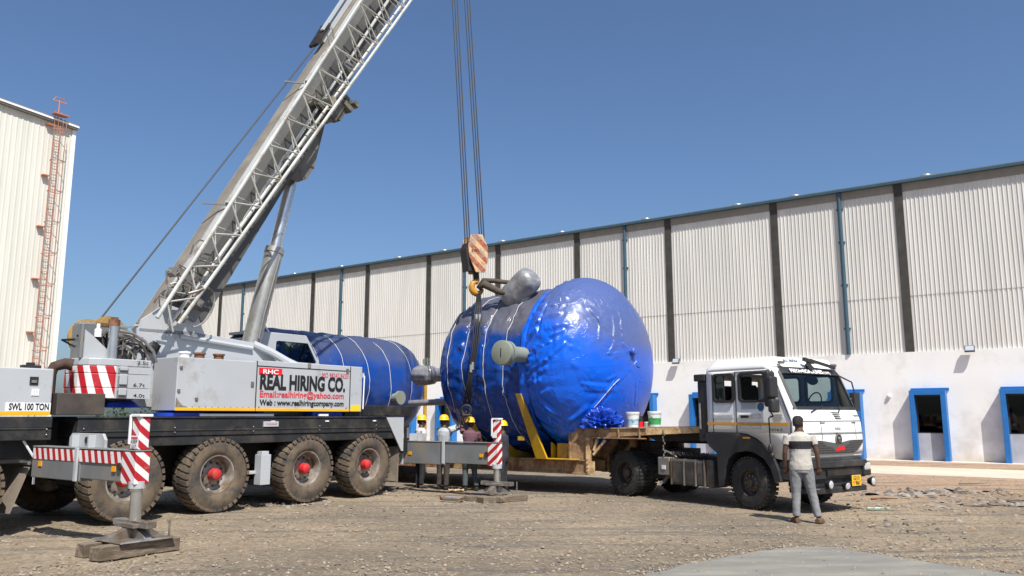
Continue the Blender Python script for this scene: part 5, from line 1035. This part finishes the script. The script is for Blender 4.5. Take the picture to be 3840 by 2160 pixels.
# fenders
for e0, e1 in ((-.05, .40), (CW-.4, CW+.05)):
    t_().prism([(-1.08, 1.375), (-.28, 1.375), (-.1, 1.35), (.1, 1.275), (.25, 1.175), (.38, 1.045), (.48, .93), (.56, .75), (.60, .55), (.47, .52), (.40, .75), (.26, .93), (.05, 1.04), (-.15, 1.06), (-.38, 1.02), (-.54, .90), (-.62, .72), (-.66, .40), (-.80, .36), (-.82, 1.0), (-1.0, 1.12), (-1.08, 1.25)], lambda s, z: (s, e0, z), lambda s, z: (s, e1, z)).build('wheel_arch', BLKP, lorry, bevel=.01)
t_().box(-.18, -.02, -.058, -.048, 1.285, 1.315).build('amber_reflector', AMBER, lorry)
t_().box(-1.0, .9, .40, 1.7, .55, 1.38).box(-4.4, .9, .62, .78, .62, .88).box(-4.4, .9, 1.32, 1.48, .62, .88).box(-3.9, -3.0, .45, 1.65, .35, .62).build('chassis', DARK, lorry)
t_().box(-1.03, .48, .03, CW-.03, 1.39, 1.43).build('cab_floor', INTR, cab)
for e in (.35, 1.35): t_().box(-.55, -.05, e, e+.45, 1.43, 1.75).box(-.62, -.45, e, e+.45, 1.7, 2.3).box(-.58, -.48, e+.1, e+.35, 2.28, 2.46).build('seat', INTR, cab, bevel=.03)
t_().box(.45, .86, .06, CW-.06, 1.43, 1.85).tube([(.30+.06*sin(radians(a)), 1.55+.22*cos(radians(a)), 1.95+.2*sin(radians(a))) for a in range(0, 361, 20)], .015, 6).build('dashboard', INTR, cab, bevel=.02)
t_().sphere((.35, 1.45, 2.38), (.03, .19, .09)).build('cabin_mirror', INTR, cab, smooth=True)
# mirrors
mr = t_().box(.60, .72, -.36, -.14, 2.02, 2.40).box(.62, .74, -.36, -.14, 1.76, 2.0).box(.50, .62, -.30, -.08, 1.86, 2.50).build('side_mirror', BLKP, lorry, bevel=.04, seg=3)
t_().tube([(.50, -.02, 2.50), (.52, -.2, 2.47), (.56, -.28, 2.3), (.6, -.25, 1.78), (.56, -.12, 1.7), (.45, -.03, 1.68)], .015, 6).tube([(.45, -.03, 1.70), (.45, -.10, 1.66), (.44, -.08, 1.35), (.44, -.06, 1.1)], .013, 6).sphere((.44, -.08, 1.12), (.045, .045, .09)).sphere((.47, -.08, 1.0), (.04, .04, .05)).build('mirror_arm', BLKP, mr)
t_().tube([(.50, CW+.02, 2.48), (.62, CW+.25, 2.36), (.66, CW+.28, 2.1), (.6, CW+.05, 1.95)], .015, 6).box(.60, .70, CW+.18, CW+.36, 1.80, 2.15).build('side_mirror', BLKP, lorry)
bd = t_().lathe([(0, .075), (.008, .075)], (.22, -.012, 1.865), (0, -1, 0), 24).build('door_badge', mat('badge_blue', (.03, .10, .22), .5), cab)
dm = t_()
for i in range(7): dm.box(-.22, .12, -.016, -.0125, 1.83+.018*i, 1.838+.018*i)
dm.build('door_print', mat('print_grey_blue', (.30, .34, .42), .6), cab)
lettering('1616.S', TQ(.40, -.014, 1.43), (1, 0, 0), (0, 0, 1), .07, TXTK, cab, fit=.26)
t_().box(-1.36, -1.08, -.02, .30, 2.38, 2.52).box(-1.30, -1.07, .02, .22, 1.2, 2.38).box(-1.2, -1.08, .3, 1.8, 1.4, 2.3).build('air_intake', BLKP, lorry, bevel=.02)
t_().cyl((-1.22, -.02, 1.95), (-1.22, -.02, 1.45), .02, n=8).build('intake_pipe', STEEL, lorry)
TNK = mat('dusty_black_tank', (.05, .047, .042), .55, var=.3, dirt=(.12, .10, .08), dirt_amt=.5, dscale=3)
tk = t_(); 
for a, c_ in ((-2.05, -1.72), (-1.70, -1.42), (-1.40, -1.20)): tk.box(a, c_, .0, .55, .33, .84)
tk.box(-1.17, -.98, .02, .5, .32, .86).build('fuel_tank', TNK, lorry, bevel=.05, seg=3)
t_().box(-2.06, -2.03, -.012, .56, .33, .85).box(-1.72, -1.69, -.012, .56, .33, .85).box(-1.42, -1.39, -.012, .56, .33, .85).box(-1.19, -1.17, -.012, .5, .33, .85).build('tank_strap', STEEL, lorry)
t_().box(-2.42, -2.10, .0, .5, .50, .86).build('battery_box', GREYD, lorry, bevel=.02); t_().box(-2.30, -2.20, -.012, .0, .62, .70).build('sticker', WHTS, lorry)
t_().tube([(-2.3, .3, .55), (-2.35, .1, .36), (-2.33, -.02, .34)], .04, 8).build('exhaust_tip', CHROME, lorry)
cp_ = t_(); 
for k in range(3): cp_.tube([(-2.2+.02*i, .12+.05*k+.035*cos(i*1.1), .94+.035*sin(i*1.1)) for i in range(50)], .009, 5)
cp_.box(-2.5, -1.0, .3, 1.5, .86, .89).build('coiled_air_hose', BLKP, lorry)
t_().cyl((-3.3, 1.05, 1.0), (-3.3, 1.05, 1.14), .5, n=24).box(-3.8, -2.6, .55, 1.55, .88, 1.0).build('fifth_wheel', DARK, lorry)
def lorry_wheel(s, e, side, dual=False, steer=0):
    a = (0, -1, 0); w = MB().lathe([(-.13, .23), (.10, .24), (.11, .255), (.10, .235), (.02, .225), (.0, .19), (.04, .14), (.06, .08), (.10, .07), (.10, 0)] if not dual else [(-.3, .24), (.10, .24), (.11, .255), (.10, .235), (-.05, .22), (-.06, .14), (.0, .12), (.06, .10), (.06, 0)], (0, 0, 0), a, 32).build('wheel', RIMD, lorry, smooth='auto')
    q = MB(); 
    for i in range(10): th = 2*pi*i/10; q.lathe([(.0 if not dual else -.06, .016), (.055 if not dual else 0, .016), (.06 if not dual else .005, .009)], (.135*cos(th), 0, .135*sin(th)), a, 8)
    q.build('wheel_nut', STEEL, w)
    for off in ((0, -.32) if dual else (0,)):
        t = MB().lathe([(off-.14, .25), (off-.15, .34), (off-.13, .43), (off-.09, .468), (off+.07, .468), (off+.115, .43), (off+.13, .34), (off+.115, .25)], (0, 0, 0), a, 40, False)
        for i in range(36):
            th = 2*pi*i/36
            for y0, y1 in ((-.14, -.02), (.0, .11)): 
                Q = [(th-.055, y0+off), (th+.055, y0+off), (th+.055, y1+off), (th-.055, y1+off)]; t.hexa([(.45*cos(a_), -y_, .45*sin(a_)) for a_, y_ in Q] + [(.482*cos(a_), -y_, .482*sin(a_)) for a_, y_ in Q])
        t.build('tyre', TYRED, w, smooth='auto')
    w.location = TQ(s, e, .475); w.rotation_euler = (0, 0, (0 if side > 0 else pi) + steer)
lorry_wheel(-.13, .13, 1, steer=radians(-6)); lorry_wheel(-.13, CW-.13, -1, steer=radians(-6)); lorry_wheel(-3.45, .14, 1, True); lorry_wheel(-3.45, CW-.14, -1, True)
# ============================================================ people
SKIN = mat('brown_skin', (.085, .043, .027), .55, var=.1); HAIR = mat('black_hair', (.012, .010, .009), .6, var=.3, bump=.8, bscale=120)
def cloth(name, col, var=.12): return mat(name, col, .85, var=var, scale=9, bump=.55, bscale=16, stretch=(1, 1, .6))
def ring_loft(b, secs, n=20):
    vs = []; fs = []
    for (x, y, z, rx, ry) in secs:
        for j in range(n): t = 2*pi*j/n; vs.append((x + rx*cos(t), y + ry*sin(t), z))
    for i in range(len(secs)-1):
        for j in range(n): fs.append((i*n+j, i*n+(j+1) % n, (i+1)*n+(j+1) % n, (i+1)*n+j))
    fs += [tuple(range(n))[::-1], tuple((len(secs)-1)*n+j for j in range(n))]; return b._add(vs, fs)
def voxel(o, size, smooth=3):
    r = o.modifiers.new('r', 'REMESH'); r.mode = 'VOXEL'; r.voxel_size = size; r.use_smooth_shade = True
    s = o.modifiers.new('s', 'SMOOTH'); s.iterations = smooth; s.factor = .5
def folds(o, strength, scale, seed=0):
    t = bpy.data.textures.new('folds', 'CLOUDS'); t.noise_scale = scale; t.noise_depth = 2; d = o.modifiers.new('d', 'DISPLACE'); d.texture = t; d.strength = strength; d.mid_level = .5; d.texture_coords = 'GLOBAL'
def person(label, loc, rz, arms, legs, shirt, trousers, helmet=None, sleeve=.45, head_turn=0., lean=(0, 0), shoes=DARK, scale=1., group=None, band=None):
    p = thing('person', label, 'person', loc, rz, group); p.scale = (scale,)*3
    lx, ly = lean; sh = [(sx*.185+lx, ly, 1.40) for sx in (-1, 1)]
    b = MB()
    ring_loft(b, [(0, 0, .86, .13, .10), (0, 0, .95, .165, .115), (lx*.3, ly*.3, 1.05, .14, .10), (lx*.5, ly*.5, 1.15, .15, .105), (lx*.8, ly*.8, 1.30, .175, .115), (lx, ly, 1.40, .17, .10), (lx, ly, 1.45, .09, .07), (lx, ly+.005, 1.53, .058, .06)])
    hx, hy = lx, ly + .02; ct, stn = cos(head_turn), sin(head_turn)
    def hp(x, y, z): return (hx + x*ct - y*stn, hy + x*stn + y*ct, z)
    hv = []; hf = []; hs = [(1.485, .03, .030, .030), (1.50, .025, .045, .05), (1.53, .015, .058, .075), (1.57, .005, .070, .088), (1.62, 0, .076, .095), (1.66, -.005, .074, .093), (1.69, -.008, .062, .078), (1.71, -.01, .035, .045), (1.715, -.01, .01, .012)]; n = 18
    for z, yo, rx, ry in hs:
        for j in range(n): t = 2*pi*j/n; hv.append(hp(rx*cos(t), yo + ry*sin(t), z))
    for i in range(len(hs)-1):
        for j in range(n): hf.append((i*n+j, i*n+(j+1) % n, (i+1)*n+(j+1) % n, (i+1)*n+j))
    hf += [tuple(range(n))[::-1], tuple((len(hs)-1)*n+j for j in range(n))]; b._add(hv, hf)
    b.tube([hp(0, .085, 1.625), hp(0, .108, 1.585), hp(0, .088, 1.57)], [.011, .018, .012], 8)            # nose
    b.tube([hp(-.025, .085, 1.54), hp(.025, .085, 1.54)], .012, 8)                                        # lips
    for sx in (-1, 1): b.sphere(hp(sx*.078, -.005, 1.595), (.012, .02, .032), 8, 6); b.sphere(hp(sx*.03, .078, 1.612), (.014, .012, .010), 8, 6)
    for i, sx in enumerate((-1, 1)):
        el, wr, hd = [Vector(q) for q in arms[i]]; s_ = Vector(sh[i])
        b.tube([s_, s_.lerp(el, .5), el, el.lerp(wr, .3), wr], [.058, .048, .040, .040, .027], 12)
        d = (hd - wr).normalized(); side = d.cross(Vector((0, 1, 0)) if abs(d.y) < .8 else Vector((1, 0, 0))).normalized(); nrm = side.cross(d)
        palm = wr + d*.085
        b.hexa([wr + side*.025 - nrm*.012, wr - side*.025 - nrm*.012, wr - side*.025 + nrm*.012, wr + side*.025 + nrm*.012, palm + side*.04 - nrm*.013, palm - side*.04 - nrm*.013, palm - side*.04 + nrm*.013, palm + side*.04 + nrm*.013])
        for k, ln in enumerate((.068, .078, .072, .056)):
            r0 = palm + side*(.031 - .0205*k); k1 = r0 + d*ln*.5 + nrm*.012; b.tube([r0 - d*.01, k1, k1 + d*ln*.4 + nrm*.028], [.0092, .0086, .0075], 8)
        tb = wr + d*.03 + side*.03; b.tube([tb, tb + d*.03 + side*.025, tb + d*.065 + side*.028 + nrm*.012], [.0115, .010, .0085], 8)
    for i, sx in enumerate((-1, 1)):
        kn, an, toe = [Vector(q) for q in legs[i]]; hpj = Vector((sx*.09, 0, .90))
        b.tube([hpj, hpj.lerp(kn, .5), kn, kn.lerp(an, .35), an], [.09, .078, .055, .055, .036], 14); b.tube([an + Vector((0, 0, -.02)), an.lerp(toe, .5) + Vector((0, 0, -.02)), toe], [.038, .036, .022], 10)
    body = b.build('body', SKIN, p); voxel(body, .0075, 2)
    # clothes
    b = MB(); ring_loft(b, [(0, 0, .84, .185, .135), (0, 0, .92, .19, .14), (lx*.3, ly*.3, 1.05, .172, .128), (lx*.5, ly*.5, 1.15, .172, .128), (lx*.8, ly*.8, 1.30, .195, .135), (lx, ly, 1.40, .185, .12), (lx, ly, 1.44, .12, .085), (lx, ly, 1.475, .068, .065)])
    for i in (0, 1):
        el, wr, hd = [Vector(q) for q in arms[i]]; s_ = Vector(sh[i]); pts = [s_, s_.lerp(el, .5), s_.lerp(el, min(1, sleeve/.5)) if sleeve < .5 else el]; rr = [.075, .068, .066]
        if sleeve >= .6: pts.append(el.lerp(wr, .85)); rr = [.072, .062, .054, .042]
        b.tube(pts, rr, 14)
    sh_ = b.build('shirt', shirt, p); voxel(sh_, .011, 3); folds(sh_, .013, .10)
    b = MB(); ring_loft(b, [(0, 0, .80, .165, .125), (0, 0, .90, .178, .132), (0, 0, .99, .158, .12)])
    for i, sx in enumerate((-1, 1)):
        kn, an, toe = [Vector(q) for q in legs[i]]; hpj = Vector((sx*.088, 0, .87)); b.tube([hpj, hpj.lerp(kn, .5), kn, kn.lerp(an, .4), an.lerp(kn, .04)], [.108, .094, .074, .068, .062], 16)
    tr_ = b.build('trousers', trousers, p); voxel(tr_, .011, 3); folds(tr_, .018, .11)
    for i in (0, 1):
        kn, an, toe = [Vector(q) for q in legs[i]]; b = MB(); d = (toe-an); d.z = 0; d.normalize(); bk = an - d*.05; bk.z = .04; tp = toe + d*.02; tp.z = .035
        b.tube([bk, an.lerp(toe, .5)*1 + Vector((0, 0, -.015)), tp], [.045, .047, .034], 12).bar((bk.x, bk.y, .012), (tp.x, tp.y, .012), .085, .024); s2 = b.build('shoe', shoes, p); voxel(s2, .009, 2)
    b = MB(); hv = []
    ring = [(1.56, -.035, .066, .072), (1.60, -.022, .078, .090), (1.64, -.012, .083, .102), (1.68, -.010, .080, .099), (1.71, -.010, .063, .080), (1.728, -.010, .035, .045), (1.732, -.01, .01, .012)]
    for z, yo, rx, ry in ring:
        for j in range(n): t = 2*pi*j/n; hv.append(hp(rx*cos(t), yo + ry*sin(t), z + (.035 if sin(t) > .35 and z < 1.66 else 0)))
    b._add(hv, [(i*n+j, i*n+(j+1) % n, (i+1)*n+(j+1) % n, (i+1)*n+j) for i in range(len(ring)-1) for j in range(n)] + [tuple(range(n))[::-1]]); hr_ = b.build('hair', HAIR, p, smooth=True)
    if helmet:
        b = MB(); prof = [(1.655, .125), (1.66, .128), (1.665, .112), (1.70, .110), (1.74, .098), (1.775, .070), (1.79, .03), (1.792, 0)]; vs = []
        for z, r in prof:
            for j in range(n):
                t = 2*pi*j/n; ey = 1.16 if r < .12 else (1.16 + .28*max(0, sin(t))); vs.append(hp(r*cos(t), -.005 + r*ey*sin(t), z))
        b._add(vs, [(i*n+j, i*n+(j+1) % n, (i+1)*n+(j+1) % n, (i+1)*n+j) for i in range(len(prof)-1) for j in range(n)]); b.build('hard_hat', helmet, p, smooth=True)
    return p
def bandmat(name, base, band, z0, z1):
    m = mat(name, base, .85, var=.08, scale=9, bump=.5, bscale=16).copy(); N = m.node_tree.nodes; L = m.node_tree.links; b = N['Principled BSDF']; src = b.inputs['Base Color'].links[0].from_socket
    tc = N.new('ShaderNodeTexCoord'); sx = N.new('ShaderNodeSeparateXYZ'); L.new(tc.outputs['Object'], sx.inputs[0]); a = N.new('ShaderNodeMath'); a.operation = 'COMPARE'; a.inputs[1].default_value = (z0+z1)/2; a.inputs[2].default_value = (z1-z0)/2; L.new(sx.outputs[2], a.inputs[0])
    ab = N.new('ShaderNodeMath'); ab.operation = 'COMPARE'; ab.inputs[1].default_value = 0; ab.inputs[2].default_value = .19; L.new(sx.outputs[0], ab.inputs[0]); mu = N.new('ShaderNodeMath'); mu.operation = 'MULTIPLY'; L.new(a.outputs[0], mu.inputs[0]); L.new(ab.outputs[0], mu.inputs[1])
    mx = N.new('ShaderNodeMix'); mx.data_type = 'RGBA'; L.new(mu.outputs[0], mx.inputs[0]); L.new(src, mx.inputs[6]); mx.inputs[7].default_value = (*band, 1); L.new(mx.outputs[2], b.inputs['Base Color']); return m
HATY = mat('yellow_hard_hat', (.82, .48, .01), .35, var=.05)
DKT = cloth('dark_trousers', (.02, .02, .024)); GRT = cloth('dark_green_trousers', (.05, .065, .07)); JEAN = cloth('grey_jeans', (.20, .20, .205), .15)
def stand(dx=0): return [[(-.11+dx, .0, .48), (-.12+dx, -.02, .085), (-.14+dx, .13, .03)], [(.11+dx, .01, .48), (.12+dx, -.02, .085), (.15+dx, .13, .03)]]
hang = [[(-.235, -.03, 1.13), (-.25, .02, .88), (-.25, .05, .78)], [(.24, -.02, 1.13), (.26, .04, .88), (.26, .07, .78)]]
person('man in white T-shirt with black band and grey jeans standing before the white lorry', (4.72, 13.45, 0), radians(-8), [[(-.25, -.02, 1.13), (-.25, .05, .88), (-.24, .09, .78)], [(.26, -.03, 1.13), (.28, .0, .88), (.28, .03, .78)]],
       [[(-.10, .02, .48), (-.115, -.03, .085), (-.15, .10, .03)], [(.15, .0, .48), (.22, -.06, .085), (.30, .05, .03)]], bandmat('banded_tshirt', (.45, .42, .37), (.015, .014, .018), 1.185, 1.315), JEAN, sleeve=.28, head_turn=radians(-42), shoes=mat('brown_sandals', (.12, .07, .04), .7), scale=.985)
WK = 'helmeted workers behind the far outrigger'
person('worker in yellow helmet and white shirt, leftmost beside the blue wrapped vessel', (-2.20, 19.75, 0), radians(-62), hang, stand(), cloth('white_shirt', (.60, .57, .57)), DKT, HATY, .3, radians(-10), scale=.97, group=WK)
person('worker in yellow helmet and pale grey shirt reaching up with a stick', (-1.62, 19.35, 0), radians(-38), [[(-.12, .26, 1.42), (.05, .48, 1.52), (.09, .55, 1.58)], [(.26, .25, 1.46), (.20, .50, 1.62), (.2, .58, 1.68)]], stand(), cloth('pale_grey_shirt', (.38, .40, .41)), cloth('brown_trousers', (.05, .04, .035)), HATY, .8, 0, scale=.97, group=WK)
person('worker in yellow helmet and maroon shirt with one arm raised to the shackle', (-.98, 19.18, 0), radians(12), [[(-.20, .16, 1.58), (-.14, .16, 1.80), (-.12, .14, 1.90)], [(.26, .08, 1.15), (.24, .25, 1.0), (.24, .33, .96)]], [[(-.10, .10, .48), (-.12, -.02, .085), (-.14, .10, .03)], [(.12, .08, .48), (.16, -.05, .085), (.20, .06, .03)]], cloth('maroon_shirt', (.13, .06, .08)), GRT, HATY, .3, radians(20), scale=.94, group=WK)
person('worker in dark clothes and yellow helmet standing in shade right of the striped outrigger jack', (-.20, 18.05, 0), radians(70), hang, stand(), cloth('dark_shirt', (.03, .03, .04)), DKT, HATY, .8, radians(40), scale=.90, group=WK)
stk = MB().tube([(-1.50, 19.52, 1.20), (-1.06, 18.95, 1.80)], .014, 6).build('wooden_stick', TIMB, None); tag(stk, 'thin pale stick held up toward the shackle by the grey-shirted worker', 'stick')
# ============================================================ loose things on the ground
def timber(P0_, ang, L, w, h, z0, label, tilt=0):
    b = MB(); n = 14; R = random.Random(int(L*1000)); vs = []
    for i in range(n+1):
        x = -L/2 + L*i/n
        for y, z in ((-w/2, 0), (w/2, 0), (w/2, h), (-w/2, h)): vs.append((x + (R.uniform(-.02, .02) if i in (0, n) else 0), y + R.uniform(-.006, .006), z + R.uniform(-.006, .006)))
    fs = [(0, 1, 2, 3), (n*4+3, n*4+2, n*4+1, n*4)] + [(i*4+j, i*4+(j+1) % 4, (i+1)*4+(j+1) % 4, (i+1)*4+j) for i in range(n) for j in range(4)]
    o = b._add(vs, fs).build('timber_block', TIMB, None, bevel=.008); o.location = (*P0_, z0); o.rotation_euler = (0, tilt, ang); return tag(o, label, 'timber block', 'timber blocks under the outrigger feet')
timber((-4.66, 10.38), atan2(.95, .62), 1.08, .20, .16, 0, 'long weathered timber block nearest the camera under the left outrigger foot')
timber((-5.00, 10.62), atan2(.95, .62), 1.0, .20, .155, 0, 'timber block tucked behind the front one under the left outrigger foot')
timber((-.18, 16.75), radians(32), 1.05, .26, .115, -.01, 'grey timber block sticking out right of the far outrigger foot')
timber((-.55, 16.78), radians(-28), .85, .24, .10, -.005, 'worn timber block sticking out left of the far outrigger foot')
gs = thing('bow_shackle', 'large rusty bow shackle lying on the gravel by the far outrigger foot', 'shackle', (-1.2, 16.68, .04), radians(-8))
MB().tube([(.22, .09, .02), (-.05, .10, .02), (-.16, .07, .02), (-.20, 0, .02), (-.16, -.07, .02), (-.05, -.10, .02), (.22, -.09, .02)], [.03, .034, .036, .036, .036, .034, .03], 10).build('bow', STEEL, gs, smooth='auto')
MB().lathe([(-.03, .055), (.03, .055)], (-.22, -.0, .04), (1, .5, .2), 16).cyl((.20, -.14, .02), (.20, .14, .02), .028, n=10).build('pin', RUST, gs, smooth='auto')
def litter(name, P_, m, rx, ry, label, cat, seed):
    bm = bmesh.new(); bmesh.ops.create_grid(bm, x_segments=14, y_segments=14, size=1)
    for v in bm.verts: k = 1 + .4*noise.noise(v.co*2 + Vector((seed, 0, 0))); v.co = Vector((v.co.x*rx*k, v.co.y*ry*k, .015 + .05*abs(noise.noise(v.co*2.5 + Vector((0, seed, 0))))))
    me = bpy.data.meshes.new(name); bm.to_mesh(me); bm.free(); me.materials.append(m); o = bpy.data.objects.new(name, me); S.collection.objects.link(o); o.location = (*P_, .0); return tag(o, label, cat)
litter('green_cloth_scrap', (6.75, 15.3), mat('mint_cloth', (.30, .55, .45), .8), .20, .05, 'pale green cloth scrap lying on the gravel right of the lorry', 'cloth scrap', 3)
litter('cardboard_scrap', (-1.28, 19.0), mat('tan_scrap', (.50, .34, .18), .8), .16, .10, 'tan scrap on the ground by the middle worker', 'scrap', 6)
R = random.Random(31)
for i, (x, y, a, L, lb) in enumerate(((8.9, 15.6, .1, 1.0, 'long dark stick lying in the rubble, nearest the camera'), (10.2, 16.6, -.1, .8, 'thin brown stick lying furthest right in the rubble'), (7.6, 16.9, .2, .6, 'short dark stick at the left end of the rubble'), (11.5, 20.6, .05, .7, 'pale stick lying toward the concrete road'))):
    P_ = [(x + L*(t-.5)*cos(a), y + L*(t-.5)*sin(a), .03 + R.uniform(0, .02)) for t in (0, .3, .6, 1)]
    tag(MB().tube(P_, [.022, .02, .015, .008], 6).build('dry_stick', TIMB if i % 2 else RUST, None), lb, 'stick', 'sticks in the rubble')
bpy.context.view_layer.update()
